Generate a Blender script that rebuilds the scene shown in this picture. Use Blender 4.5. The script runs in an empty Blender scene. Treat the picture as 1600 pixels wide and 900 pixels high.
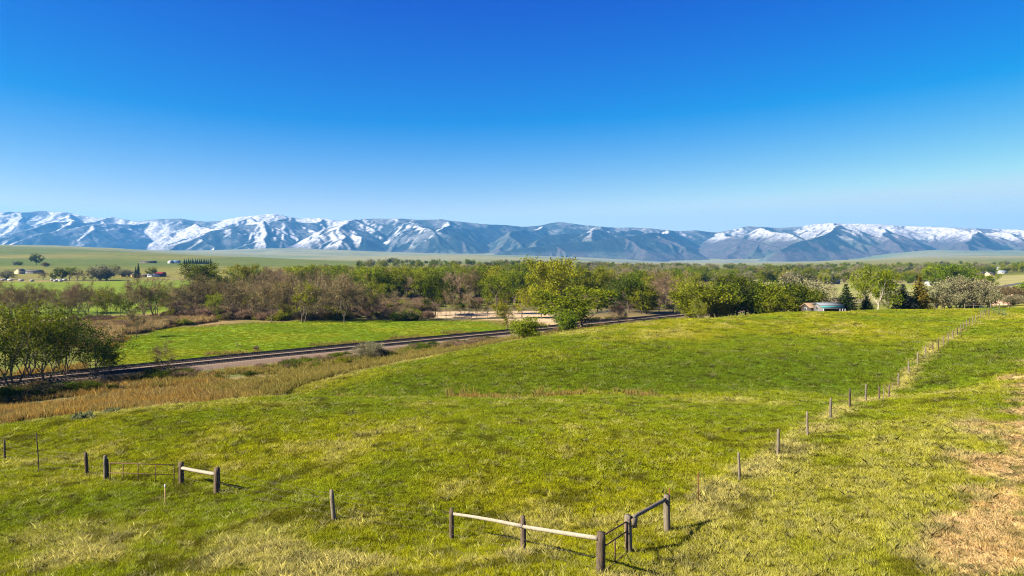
import bpy, math, random
import numpy as np
from mathutils import Vector, Matrix

# ------------------------------------------------------------------ scene, camera, sky, sun, exposure
SC = bpy.context.scene
COL = SC.collection
F, HZ, CAMZ = 1067.0, 408.0, 10.0          # focal length in photo pixels, horizon row, camera height
cam_d = bpy.data.cameras.new('camera')
cam_d.sensor_width = 36.0
cam_d.lens = 36.0 * F / 1600.0
cam_d.shift_y = -(450.0 - HZ) / 1600.0
cam_d.clip_start = 0.5
cam_d.clip_end = 60000.0
cam = bpy.data.objects.new('camera', cam_d)
cam.location = (0, 0, CAMZ)
cam.rotation_euler = (math.pi / 2, 0, 0)
COL.objects.link(cam)
SC.camera = cam

SUN_EL = math.radians(33.0)
SUN_DIR = Vector((-0.93, -0.36, 0)).normalized()     # where the sun stands, seen from the ground
world = bpy.data.worlds.new('World')
SC.world = world
world.use_nodes = True
wn, wl = world.node_tree.nodes, world.node_tree.links
wn.clear()
w_out = wn.new('ShaderNodeOutputWorld')
w_bg = wn.new('ShaderNodeBackground')
w_sky = wn.new('ShaderNodeTexSky')
w_sky.sky_type = 'NISHITA'
w_sky.sun_disc = False
w_sky.sun_elevation = SUN_EL
w_sky.sun_rotation = math.atan2(SUN_DIR.x, SUN_DIR.y)
w_sky.altitude = 1300.0
w_sky.air_density = 1.0
w_sky.dust_density = 0.25
w_sky.ozone_density = 4.0
w_hs = wn.new('ShaderNodeHueSaturation')
w_hs.inputs['Hue'].default_value = 0.5
w_hs.inputs['Saturation'].default_value = 1.35
w_hs.inputs['Value'].default_value = 1.0
w_gm = wn.new('ShaderNodeGamma')
w_gm.inputs['Gamma'].default_value = 1.25
# colour response of the photograph: deep, polarised blue (a fixed curve on the sky's own radiance)
w_sp, w_cb = wn.new('ShaderNodeSeparateColor'), wn.new('ShaderNodeCombineColor')
w_r = wn.new('ShaderNodeMath'); w_r.operation = 'SUBTRACT'; w_r.inputs[1].default_value = 0.38
w_r0 = wn.new('ShaderNodeMath'); w_r0.operation = 'MAXIMUM'; w_r0.inputs[1].default_value = 0.0005
w_rp = wn.new('ShaderNodeMath'); w_rp.operation = 'POWER'; w_rp.inputs[1].default_value = 0.92
w_rm = wn.new('ShaderNodeMath'); w_rm.operation = 'MULTIPLY'; w_rm.inputs[1].default_value = 1.62
w_rs = wn.new('ShaderNodeMath'); w_rs.operation = 'SMOOTH_MIN'; w_rs.inputs[1].default_value = 4.0; w_rs.inputs[2].default_value = 0.8
w_gs = wn.new('ShaderNodeMath'); w_gs.operation = 'SMOOTH_MIN'; w_gs.inputs[1].default_value = 5.0; w_gs.inputs[2].default_value = 0.8
w_b = wn.new('ShaderNodeMath'); w_b.operation = 'POWER'; w_b.inputs[1].default_value = 0.49
w_b1 = wn.new('ShaderNodeMath'); w_b1.operation = 'MULTIPLY'; w_b1.inputs[1].default_value = 1.591
w_bg.inputs['Strength'].default_value = 0.05
wl.new(w_sky.outputs['Color'], w_hs.inputs['Color'])
wl.new(w_hs.outputs['Color'], w_gm.inputs['Color'])
wl.new(w_gm.outputs['Color'], w_sp.inputs[0])
wl.new(w_sp.outputs[0], w_r.inputs[0]); wl.new(w_r.outputs[0], w_r0.inputs[0]); wl.new(w_r0.outputs[0], w_rp.inputs[0]); wl.new(w_rp.outputs[0], w_rm.inputs[0]); wl.new(w_rm.outputs[0], w_rs.inputs[0]); wl.new(w_rs.outputs[0], w_cb.inputs[0])
w_g = wn.new('ShaderNodeMath'); w_g.operation = 'MULTIPLY_ADD'; w_g.inputs[1].default_value = 0.740; w_g.inputs[2].default_value = -0.459
w_g0 = wn.new('ShaderNodeMath'); w_g0.operation = 'MAXIMUM'; w_g0.inputs[1].default_value = 0.25
wl.new(w_sp.outputs[1], w_g.inputs[0]); wl.new(w_g.outputs[0], w_g0.inputs[0]); wl.new(w_g0.outputs[0], w_gs.inputs[0]); wl.new(w_gs.outputs[0], w_cb.inputs[1])
wl.new(w_sp.outputs[2], w_b.inputs[0]); wl.new(w_b.outputs[0], w_b1.inputs[0]); w_bs = wn.new('ShaderNodeMath'); w_bs.operation = 'SMOOTH_MIN'; w_bs.inputs[1].default_value = 4.9; w_bs.inputs[2].default_value = 1.2
wl.new(w_b1.outputs[0], w_bs.inputs[0]); wl.new(w_bs.outputs[0], w_cb.inputs[2])
wl.new(w_cb.outputs[0], w_bg.inputs['Color'])
wl.new(w_bg.outputs['Background'], w_out.inputs['Surface'])

sun_d = bpy.data.lights.new('sun', 'SUN')
sun_d.energy = 5.0
sun_d.angle = math.radians(0.53)
sun_d.color = (1.0, 0.91, 0.76)
sun = bpy.data.objects.new('sun', sun_d)
sv = Vector((SUN_DIR.x * math.cos(SUN_EL), SUN_DIR.y * math.cos(SUN_EL), math.sin(SUN_EL)))
sun.rotation_euler = sv.to_track_quat('Z', 'Y').to_euler()
sun.location = (-60, -30, 80)
COL.objects.link(sun)

SC.view_settings.view_transform = 'Standard'
SC.view_settings.look = 'None'
SC.view_settings.exposure = 1.82
SC.view_settings.gamma = 1.0
SC.view_settings.use_curve_mapping = False
SC.render.engine = 'CYCLES'
SC.cycles.use_denoising = True
SC.cycles.denoiser = 'OPENIMAGEDENOISE'
SC.cycles.denoising_prefilter = 'NONE'
SC.cycles.filter_width = 1.1
SC.cycles.max_bounces = 6
SC.cycles.diffuse_bounces = 2
SC.cycles.glossy_bounces = 2
SC.cycles.transmission_bounces = 3
SC.cycles.transparent_max_bounces = 6
SC.cycles.volume_bounces = 0

rng = np.random.default_rng(11)
random.seed(11)

# ------------------------------------------------------------------ noise and small numeric helpers
def _hash(ix, iy, seed):
    n = (ix.astype(np.int64) * 374761393 + iy.astype(np.int64) * 668265263 + seed * 982451653) & 0x7fffffff
    n = ((n ^ (n >> 13)) * 1274126177) & 0x7fffffff
    return ((n ^ (n >> 16)) & 0xffff) / 65535.0

def vnoise(x, y, seed=0):
    ix, iy = np.floor(x), np.floor(y)
    fx, fy = x - ix, y - iy
    fx = fx * fx * fx * (fx * (fx * 6 - 15) + 10); fy = fy * fy * fy * (fy * (fy * 6 - 15) + 10)
    ix = ix.astype(np.int64); iy = iy.astype(np.int64)
    a, b = _hash(ix, iy, seed), _hash(ix + 1, iy, seed)
    c, d = _hash(ix, iy + 1, seed), _hash(ix + 1, iy + 1, seed)
    return (a + (b - a) * fx) * (1 - fy) + (c + (d - c) * fx) * fy

def fbm(x, y, seed=0, octv=4, gain=0.5):
    x = np.asarray(x, float); y = np.asarray(y, float)
    t = np.zeros_like(x); amp, tot = 1.0, 0.0
    for o in range(octv):
        t += amp * (vnoise(x, y, seed + o * 17) - 0.5) * 2; tot += amp
        x, y = x * 1.9 + y * 0.6 + 7.3, y * 1.9 - x * 0.6 + 3.1; amp *= gain
    return t / tot

def sstep(a, b, x):
    t = np.clip((x - a) / (b - a), 0, 1)
    return t * t * (3 - 2 * t)

class RBF:
    def __init__(self, pts, vals, c, reg=1e-3):
        self.p = np.array(pts, float); self.c = c
        n = len(self.p)
        K = self.k(self.p, self.p) + np.eye(n) * -reg
        P = np.hstack([np.ones((n, 1)), self.p])
        A = np.block([[K, P], [P.T, np.zeros((3, 3))]])
        s = np.linalg.solve(A, np.concatenate([vals, np.zeros(3)]))
        self.w, self.a = s[:n], s[n:]
    def k(self, a, b):
        d = ((a[:, None, :] - b[None, :, :]) ** 2).sum(-1)
        return -np.sqrt(d + self.c ** 2)
    def __call__(self, q):
        q = np.atleast_2d(q); out = np.empty(len(q))
        for i in range(0, len(q), 40000):
            s = q[i:i + 40000]
            out[i:i + 40000] = self.k(s, self.p) @ self.w + self.a[0] + s @ self.a[1:]
        return out

# ------------------------------------------------------------------ lie of the land: measured spots (photo column, photo row, distance)
near_cp = [(938, 905, 20), (817, 868, 23.2), (706, 845, 26), (523, 814, 27), (338, 772, 33.3), (165, 752, 35.5), (135, 743, 37),
    (61, 735, 38), (7, 719, 42), (983, 867, 23.6), (1044, 834, 25.8), (1091, 790, 28.8), (1155, 753, 32.2), (1215, 713, 37.1), (1262, 682, 42),
    (1298, 656, 47.3), (1328, 637, 52.2), (1353, 629, 57.5), (1373, 627, 62), (1388, 623, 66), (1404, 605, 71), (1419, 584, 77), (1446, 559, 89), (1482, 530, 112),
    (1525, 504, 148), (1542, 491, 172), (1530, 482.5, 199), (1400, 484, 190), (1250, 488, 172), (1060, 499, 146), (960, 513, 128), (870, 530, 109), (780, 552, 95), (700, 572, 86), (620, 590, 82), (550, 607, 81),
    (900, 580, 79), (1200, 560, 87), (1200, 520, 118), (1050, 540, 100), (1350, 510, 140), (1350, 550, 96), (1000, 610, 69), (1200, 610, 71), (800, 605, 72),
    (0, 671, 50), (100, 658, 51), (200, 645, 53), (300, 633, 55), (400, 623, 57), (520, 621, 58), (700, 622, 58.5), (900, 623, 58.5), (1100, 624, 58.5), (1250, 627, 58),
    (500, 640, 51), (800, 650, 47), (1000, 700, 38), (700, 720, 35), (300, 690, 43), (600, 900, 21.5), (200, 900, 22.5), (0, 900, 23.5), (0, 800, 30), (1300, 800, 27), (1300, 900, 21),
    (1450, 620, 55), (1400, 700, 37), (1600, 700, 34), (1600, 900, 19.5), (1595, 620, 50), (1590, 580, 66), (1600, 540, 88), (1600, 500, 140), (1590, 478, 230), (1600, 462, 330)]
gully = [(-14, 66, 13.6), (0, 65, 13.1), (15, 65, 12.9), (27, 64, 12.5), (-24, 68, 15.0), (-30, 76, 17.0), (-40, 72, 16.6), (-52, 66, 16.0)]
val_cp = [(0, 640, 95), (100, 630, 98), (200, 617, 103), (300, 605, 110), (400, 592, 118), (500, 585, 122), (600, 566, 142), (800, 533, 178), (1000, 508, 222),
    (0, 600, 124), (200, 578, 141), (400, 556, 161), (600, 538, 183), (760, 522, 209), (900, 508, 238), (1060, 493, 279)]
flat = [(x, y, 22.6) for (x, y) in [(-90, 150), (-140, 130), (-60, 200), (-150, 220), (0, 260), (-100, 300), (-220, 300), (-40, 380), (60, 340), (150, 400), (-200, 420), (-330, 430), (40, 440), (240, 430), (90, 300), (-260, 180), (-180, 90)]]
side = [(95, 235, 19.4), (60, 215, 19.5), (130, 260, 18.0), (165, 262, 17.0), (200, 330, 17.5), (260, 420, 20.0), (-110, 60, 18.0), (-90, 40, 15.0), (60, 20, 8.8), (90, 60, 9.4), (130, 110, 10.5), (-60, 20, 11.5), (0, 12, 9.4), (30, 12, 9.0), (-30, 12, 9.8)]
P, V = [], []
for px, py, Y in near_cp + val_cp:
    P.append(((px - 800) / F * Y, Y)); V.append((py - HZ) / F * Y)
for x, y, d in gully + flat + side:
    P.append((x, y)); V.append(d)
near_rbf = RBF(P, np.array(V), 5.0, 0.02)

far_cp = []
for px in (-300, 0, 300, 600, 900, 1200, 1500, 1900):
    far_cp += [(px, 22.6, 330), (px, 22.6, 480), (px, 22.2, 650)]
far_cp += [(1580, 18, 420), (1600, 19, 560), (1590, 17.5, 800), (1500, 21, 800), (1900, 14, 500), (1900, 12, 800)]
def fpy(px, py, Y): far_cp.append((px, (py - HZ) / F * Y, Y))
for a in [(0, 441, 720), (100, 441, 730), (250, 438, 780), (0, 431, 900), (250, 429, 950), (400, 427, 980), (0, 413, 1300), (100, 414, 1300), (250, 413, 1400), (330, 413, 1450), (450, 414, 1700),
          (0, 400, 1800), (150, 403, 1800), (300, 405, 1900), (0, 386, 2700), (130, 390, 2600), (260, 397, 2500), (380, 402.5, 2300), (480, 407, 2200), (560, 412, 2100),
          (-300, 378, 2800), (0, 384, 3600), (200, 390, 3800), (260, 399, 3400), (400, 405, 3300), (480, 406, 3300), (600, 412, 1500), (800, 416, 1400), (700, 408, 3200), (600, 403, 4200), (800, 403, 4200), (560, 399, 6000), (700, 397.5, 6500), (400, 396, 6500), (300, 392, 8000), (450, 388, 8200), (150, 388, 8200), (0, 386, 8500),
          (700, 397, 8500), (850, 402, 7000), (900, 404, 8500), (1000, 414, 3500), (1000, 411, 6000), (1050, 412, 8500), (1200, 416, 2500), (1200, 411, 5000), (1200, 409, 8500), (1350, 409, 8200), (1400, 412, 2600), (1430, 404, 3600), (1500, 402.5, 3800), (1600, 401.5, 3900), (1900, 399, 3900),
          (1450, 402, 6000), (1600, 400, 6000), (1420, 396, 8500), (1500, 393, 8500), (1600, 393, 8500), (1900, 392, 8500), (1500, 419, 1500), (1600, 417, 1500), (1550, 411, 2400), (1600, 425, 1000)]:
    fpy(*a)
for px in (-300, 100, 500, 900, 1300, 1900):
    far_cp.append((px, -160, 11000)); far_cp.append((px, -200, 13500))
far_rbf = RBF([((px - 800) / F, 0.55 * math.log(Y / 100.0)) for px, d, Y in far_cp], np.array([d / Y * 1000 for px, d, Y in far_cp]), 0.05, 1e-4)

def drop(X, Y):
    X = np.asarray(X, float); Y = np.asarray(Y, float)
    r = np.hypot(X, Y)
    Yc = np.maximum(Y, 13.0)
    lim = 0.95 * Yc + 15
    Xc = np.clip(X, -lim, lim)
    dn = np.full(X.shape, 22.6)
    m = r < 480
    if m.any():
        dn[m] = np.clip(near_rbf(np.column_stack([Xc[m], np.minimum(Yc[m], 470)])), 7.5, 22.8)
    df = np.full(X.shape, 22.6)
    m = r > 300
    if m.any():
        Yf = np.maximum(Y[m], r[m] * 0.45)
        u = np.clip(X[m] / Yf, -1.0, 1.0)
        df[m] = far_rbf(np.column_stack([u, 0.55 * np.log(Yf / 100.0)])) * Yf / 1000.0
        df[m] = np.minimum(df[m], 23.2)
    k = sstep(310, 460, r)
    d = dn * (1 - k) + df * k
    # small rises and hollows, and the swells of the far foothills
    hillw = sstep(20.5, 15.5, d) * sstep(420, 300, r)
    d = d - hillw * (0.16 * fbm(X / 9, Y / 9, 5, 3) + 0.05 * fbm(X / 2.1, Y / 2.1, 9, 2))
    d = d - sstep(1100, 3500, r) * (fbm(X / 420, Y / 900, 21, 4) * 0.0022 * r) * sstep(9000, 6000, r)
    return d

def zat(x, y):
    return CAMZ - float(drop(np.array([x]), np.array([y]))[0])

_Yr = np.geomspace(15, 9000, 2600)
def hit(px, py):
    """where the sight line through a photo pixel first meets the ground"""
    u = (px - 800) / F
    d = drop(u * _Yr, _Yr)
    ray = (py - HZ) / F * _Yr
    k = np.argmax(ray >= d)
    if not (ray >= d).any():
        k = len(_Yr) - 1
    if k > 0:
        a0, a1 = d[k - 1] - ray[k - 1], d[k] - ray[k]
        t = a0 / (a0 - a1) if a0 != a1 else 0
        Y = _Yr[k - 1] + (_Yr[k] - _Yr[k - 1]) * t
    else:
        Y = _Yr[0]
    return np.array((u * Y, Y, zat(u * Y, Y)))

def at_depth(px, Y):
    x = (px - 800) / F * Y
    return np.array((x, Y, zat(x, Y)))

def poly_sd(X, Y, poly):
    """signed distance to a polygon on the ground, positive inside"""
    poly = np.asarray(poly, float)
    d2 = np.full(X.shape, 1e18); ins = np.zeros(X.shape, bool)
    n = len(poly)
    for i in range(n):
        a, b = poly[i], poly[(i + 1) % n]
        e = b - a; wx, wy = X - a[0], Y - a[1]
        t = np.clip((wx * e[0] + wy * e[1]) / (e @ e + 1e-9), 0, 1)
        d2 = np.minimum(d2, (wx - t * e[0]) ** 2 + (wy - t * e[1]) ** 2)
        c = ((a[1] > Y) != (b[1] > Y)) & (X < (b[0] - a[0]) * (Y - a[1]) / (b[1] - a[1] + 1e-12) + a[0])
        ins ^= c
    return np.where(ins, 1, -1) * np.sqrt(d2)

def line_dist(X, Y, pts):
    d2 = np.full(X.shape, 1e18)
    for a, b in zip(pts[:-1], pts[1:]):
        a = np.asarray(a[:2], float); b = np.asarray(b[:2], float)
        e = b - a
        t = np.clip(((X - a[0]) * e[0] + (Y - a[1]) * e[1]) / (e @ e + 1e-9), 0, 1)
        d2 = np.minimum(d2, (X - a[0] - t * e[0]) ** 2 + (Y - a[1] - t * e[1]) ** 2)
    return np.sqrt(d2)

# ------------------------------------------------------------------ object helpers
def mesh_np(name, verts, faces, smooth=False):
    """faces: list of arrays of equal-length faces"""
    me = bpy.data.meshes.new(name)
    verts = np.asarray(verts, np.float32)
    if not isinstance(faces, (list, tuple)): faces = [faces]
    faces = [np.asarray(f, np.int32) for f in faces if len(f)]
    me.vertices.add(len(verts)); me.vertices.foreach_set('co', verts.ravel())
    nl = sum(f.size for f in faces); npoly = sum(len(f) for f in faces)
    me.loops.add(nl); me.polygons.add(npoly)
    me.loops.foreach_set('vertex_index', np.concatenate([f.ravel() for f in faces]))
    tot = np.concatenate([np.full(len(f), f.shape[1], np.int32) for f in faces])
    st = np.concatenate([[0], np.cumsum(tot)[:-1]]).astype(np.int32)
    me.polygons.foreach_set('loop_start', st)
    if smooth: me.polygons.foreach_set('use_smooth', np.ones(npoly, bool))
    me.update(calc_edges=True)
    return me

def add_col(me, name, rgb):
    at = me.attributes.new(name, 'FLOAT_COLOR', 'POINT')
    c = np.ones((len(me.vertices), 4), np.float32); c[:, :3] = rgb
    at.data.foreach_set('color', c.ravel())

def link(name, data, mat=None, parent=None, loc=None, rot=None, scale=None):
    o = bpy.data.objects.new(name, data)
    if mat is not None and data is not None and not data.materials: data.materials.append(mat)
    COL.objects.link(o)
    if parent is not None: o.parent = parent
    if loc is not None: o.location = loc
    if rot is not None: o.rotation_euler = rot
    if scale is not None: o.scale = scale if hasattr(scale, '__len__') else (scale,) * 3
    return o

def tag(o, label, cat, group=None):
    o['label'] = label; o['category'] = cat
    if group: o['group'] = group
    return o

def kind(o, k, label=None, cat=None):
    o['kind'] = k
    if label: o['label'] = label
    if cat: o['category'] = cat
    return o

def thing(name, loc, label, cat, group=None, rotz=0.0, scale=None):
    o = link(name, None, loc=loc, rot=(0, 0, rotz), scale=scale)
    o.empty_display_size = 0.5
    return tag(o, label, cat, group)

# ------------------------------------------------------------------ materials
def nodes_of(name):
    m = bpy.data.materials.new(name); m.use_nodes = True
    nt = m.node_tree; nt.nodes.clear()
    out = nt.nodes.new('ShaderNodeOutputMaterial')
    return m, nt, out

def N(nt, typ, **kw):
    n = nt.nodes.new(typ)
    for k, v in kw.items():
        if k in n.inputs: n.inputs[k].default_value = v
        else: setattr(n, k, v)
    return n

def mix_rgb(nt, blend, fac, a, b):
    n = nt.nodes.new('ShaderNodeMix'); n.data_type = 'RGBA'; n.blend_type = blend
    for sock, v in ((0, fac), (6, a), (7, b)):
        if hasattr(v, 'is_output'): nt.links.new(v, n.inputs[sock])
        elif sock == 0: n.inputs[0].default_value = v
        else: n.inputs[sock].default_value = (*v, 1)
    return n.outputs[2]

def noisy_mat(name, c1, c2, scale=4.0, rough=0.85, bump=0.0, metallic=0.0, stretch=(1, 1, 1), spec=0.3, rand=0.0):
    m, nt, out = nodes_of(name)
    b = N(nt, 'ShaderNodeBsdfPrincipled', Roughness=rough, Metallic=metallic)
    b.inputs['Specular IOR Level'].default_value = spec
    tc = N(nt, 'ShaderNodeTexCoord')
    mp = N(nt, 'ShaderNodeMapping'); mp.inputs['Scale'].default_value = stretch
    nz = N(nt, 'ShaderNodeTexNoise', Scale=scale, Detail=6.0, Roughness=0.65)
    nt.links.new(tc.outputs['Object'], mp.inputs['Vector']); nt.links.new(mp.outputs[0], nz.inputs['Vector'])
    rp = N(nt, 'ShaderNodeMapRange'); rp.inputs[1].default_value = 0.3; rp.inputs[2].default_value = 0.7
    nt.links.new(nz.outputs[0], rp.inputs[0])
    c = mix_rgb(nt, 'MIX', rp.outputs[0], c1, c2)
    if rand:
        oi = N(nt, 'ShaderNodeObjectInfo')
        mr = N(nt, 'ShaderNodeMapRange'); mr.inputs[3].default_value = 1 - rand; mr.inputs[4].default_value = 1 + rand
        nt.links.new(oi.outputs['Random'], mr.inputs[0])
        hs = N(nt, 'ShaderNodeHueSaturation'); nt.links.new(c, hs.inputs['Color']); nt.links.new(mr.outputs[0], hs.inputs['Value'])
        c = hs.outputs[0]
    nt.links.new(c, b.inputs['Base Color'])
    if bump:
        bp = N(nt, 'ShaderNodeBump', Strength=bump, Distance=0.02)
        nt.links.new(nz.outputs[0], bp.inputs['Height']); nt.links.new(bp.outputs[0], b.inputs['Normal'])
    nt.links.new(b.outputs[0], out.inputs[0])
    return m

# ------------------------------------------------------------------ ground colours (real albedo, by place)
LUSH = np.array((0.118, 0.172, 0.003)); YEL = np.array((0.262, 0.255, 0.005)); DRY = np.array((0.42, 0.36, 0.105)); ORANGE = np.array((0.22, 0.145, 0.035))
SOIL = np.array((0.45, 0.295, 0.145)); BROWN = np.array((0.21, 0.145, 0.06)); PALE = np.array((0.27, 0.27, 0.16))
def P2(pts): return [hit(*p)[:2] for p in pts]
SOIL_POLY = P2([(1660, 560), (1603, 566), (1585, 610), (1565, 640), (1545, 690), (1522, 735), (1497, 790), (1450, 850), (1405, 905), (1500, 960), (1700, 900)])
ORANGE_L = [at_depth(*p)[:2] for p in [(-80, 60), (0, 58), (100, 58), (200, 60), (280, 64), (350, 72), (400, 84), (420, 100), (350, 106), (200, 98), (0, 92), (-150, 90)]]
MEADOW = [at_depth(*p)[:2] for p in [(150, 165), (190, 205), (260, 232), (380, 248), (480, 258), (560, 265), (640, 264), (700, 260), (770, 256), (800, 226), (760, 203), (600, 180), (400, 156), (260, 140)]]
SAND = [at_depth(*p)[:2] for p in [(645, 276), (655, 300), (700, 309), (760, 309), (850, 312), (880, 300), (900, 262), (880, 245), (840, 240), (800, 262), (740, 270), (700, 272)]]
FIELD_L = [at_depth(*p)[:2] for p in [(-200, 420), (-200, 735), (110, 735), (170, 745), (180, 770), (440, 770), (460, 520), (330, 380), (270, 300), (100, 272), (-200, 262)]]
FIELD_R = [at_depth(*p)[:2] for p in [(1265, 430), (1275, 640), (1440, 650), (1450, 430), (1350, 380)]]
TRACK_A, TRACK_B = np.array((-250.0, -36.0)), np.array((150.0, 360.0))
FENCE_LINE = P2([(938, 905), (1044, 834), (1155, 753), (1262, 682), (1328, 637)]) + P2([(1404, 605), (1446, 559), (1482, 530), (1525, 504)])

def mixc(c, k, col):
    return c * (1 - k[:, None]) + np.asarray(col)[None, :] * k[:, None]

def ground_colour(X, Y, d):
    r = np.hypot(X, Y)
    n1, n2 = fbm(X / 14, Y / 14, 31, 4), fbm(X / 3.1, Y / 3.1, 41, 4)
    n3 = fbm(X / 60, Y / 60, 51, 4)
    hill = sstep(19.5, 15.0, d) * sstep(360, 260, r)
    wx, wy = X + 1.6 * fbm(X / 2.2, Y / 2.2, 3, 3), Y + 1.6 * fbm(X / 2.2, Y / 2.2, 13, 3)
    # --- the near hill
    c = mixc(np.tile(LUSH, (len(X), 1)), np.clip(0.42 + 0.9 * n1 + 0.35 * n2, 0, 1), YEL)
    dry = sstep(0.22, 0.62, 0.7 * n2 + 0.6 * n1 + 0.06)
    fore = sstep(29, 21, Y + 0.15 * X) * sstep(12, -2, X)
    dry = np.clip(dry * 0.5 + fore * 0.72 * sstep(-0.15, 0.45, n2), 0, 1)
    fx = (X - 5.9) * 0.795 - (Y - 25.8) * 0.6                       # metres to the right of the long fence
    seed = sstep(0.2, 1.5, fx) * sstep(14, 5, fx) * sstep(-0.1, 0.4, n1 + 0.5 * n2 + 0.1)
    crest = sstep(0.0, 0.45, n3 + 0.6 * n1) * sstep(84, 105, Y) * 0.65
    c = mixc(c, np.clip(np.maximum(np.maximum(dry, seed * 0.42), crest), 0, 0.8), DRY * 0.9)
    rim = sstep(49, 54, Y) * sstep(61, 58.5, Y) * sstep(34, 20, X) * sstep(-0.5, 0.3, n2 + n1)
    c = mixc(c, rim * 0.5, DRY)
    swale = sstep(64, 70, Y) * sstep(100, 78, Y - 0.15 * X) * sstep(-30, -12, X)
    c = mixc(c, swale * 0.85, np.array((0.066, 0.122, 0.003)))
    fl = line_dist(X, Y, FENCE_LINE)
    c = mixc(c, sstep(1.7, 0.3, fl) * sstep(-0.25, 0.25, n2) * 0.85 * sstep(22, 25, Y), DRY)
    gul = sstep(5.0, 1.5, np.abs(Y - 65.5 + 0.04 * X)) * sstep(-24, -8, X) * sstep(28, 14, X)
    c = mixc(c, gul * sstep(0.0, 0.5, n2 + 0.6 * n1) * 0.35, ORANGE)
    so = sstep(-0.9, 0.9, poly_sd(wx, wy, SOIL_POLY) + 2.2 * n2 - 0.3)
    c = mixc(c, so, SOIL)
    c = mixc(c, so * sstep(0.1, 0.6, fbm(X / 1.1, Y / 0.8, 71, 3)), SOIL * np.array((0.82, 0.74, 0.62)))
    c = mixc(c, so * sstep(0.22, 0.45, fbm(X / 1.9, Y / 1.9, 77, 3)) * 0.9, LUSH)
    # --- the valley floor
    v = mixc(np.tile(np.array((0.115, 0.125, 0.016)), (len(X), 1)), sstep(-0.3, 0.5, n3 + 0.4 * n1), BROWN * 1.1)
    v = mixc(v, sstep(255, 300, Y) * sstep(-0.53, -0.45, X / np.maximum(Y, 1)) * sstep(760, 600, r) * sstep(-0.2, 0.2, n3 + 0.5 * n1 + 0.12) * 0.8, np.array((0.085, 0.072, 0.03)))
    td = ((X - TRACK_A[0]) * (TRACK_B[1] - TRACK_A[1]) - (Y - TRACK_A[1]) * (TRACK_B[0] - TRACK_A[0])) / np.hypot(*(TRACK_B - TRACK_A))  # + = near side
    v = mixc(v, sstep(4, 12, td) * sstep(40, 25, td) * sstep(-0.5, 0.2, n1) * sstep(330, 250, r) * 0.8, np.array((0.075, 0.11, 0.02)))
    v = mixc(v, sstep(22, 32, td) * sstep(-0.5, 0.3, n1 + n2) * sstep(330, 250, r) * 0.8, BROWN * 1.25)
    k = sstep(-3, 3, poly_sd(wx, wy, ORANGE_L))
    v = mixc(v, k * 0.85, ORANGE * 0.85); c = mixc(c, k * 0.8, ORANGE * np.array((1.15, 0.95, 0.8)))
    k = sstep(-3.0, 3.0, poly_sd(wx, wy, MEADOW) + 6 * n1 + 2 * n2)
    v = mixc(v, k, np.array((0.118, 0.182, 0.004))); v = mixc(v, k * sstep(-0.1, 0.5, n1 + 0.3 * n2) * 0.7, np.array((0.195, 0.205, 0.008)))
    k = sstep(-1.5, 1.5, poly_sd(wx, wy, SAND)); v = mixc(v, k, np.array((0.40, 0.29, 0.165)))
    k = sstep(-6, 6, poly_sd(X, Y, FIELD_L)); v = mixc(v, k, np.array((0.120, 0.165, 0.006)))
    k = sstep(-6, 6, poly_sd(X, Y, FIELD_R)); v = mixc(v, k, np.array((0.115, 0.165, 0.006)))
    right = sstep(150, 175, X - 0.18 * (Y - 260)) * sstep(235, 270, Y) * sstep(1100, 800, Y)
    v = mixc(v, right * 0.85, np.array((0.26, 0.235, 0.085))); v = mixc(v, right * sstep(0.15, 0.5, n3 + 0.4 * n1), np.array((0.17, 0.20, 0.03)))
    c = v * (1 - hill[:, None]) + c * hill[:, None]
    # --- beyond the river: the green bench and the foothills
    u = X / np.maximum(Y, 1)
    bench = sstep(780, 900, Y) * sstep(5200, 3000, Y)
    n4 = fbm(X / 260, Y / 700, 61, 4); n5 = fbm(X / 900, Y / 160, 67, 3)
    b = mixc(np.tile(np.array((0.090, 0.108, 0.008)), (len(X), 1)), sstep(-0.3, 0.5, n4), np.array((0.155, 0.138, 0.022)))
    b = mixc(b, sstep(0.15, 0.4, n5) * 0.6, np.array((0.058, 0.09, 0.008)))
    c = mixc(c, bench, (0, 0, 0)) + b * bench[:, None]
    foot = sstep(2400, 4000, Y)
    f = mixc(np.tile(np.array((0.19, 0.18, 0.075)), (len(X), 1)), sstep(-0.2, 0.5, fbm(X / 800, Y / 1500, 81, 4)), np.array((0.12, 0.15, 0.06)))
    f = mixc(f, sstep(0.25, 0.5, fbm(X / 380, Y / 700, 91, 4)) * 0.6, np.array((0.10, 0.12, 0.06)))
    c = mixc(c, foot, (0, 0, 0)) + f * foot[:, None]
    return np.clip(c, 0.004, 0.9)

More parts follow.
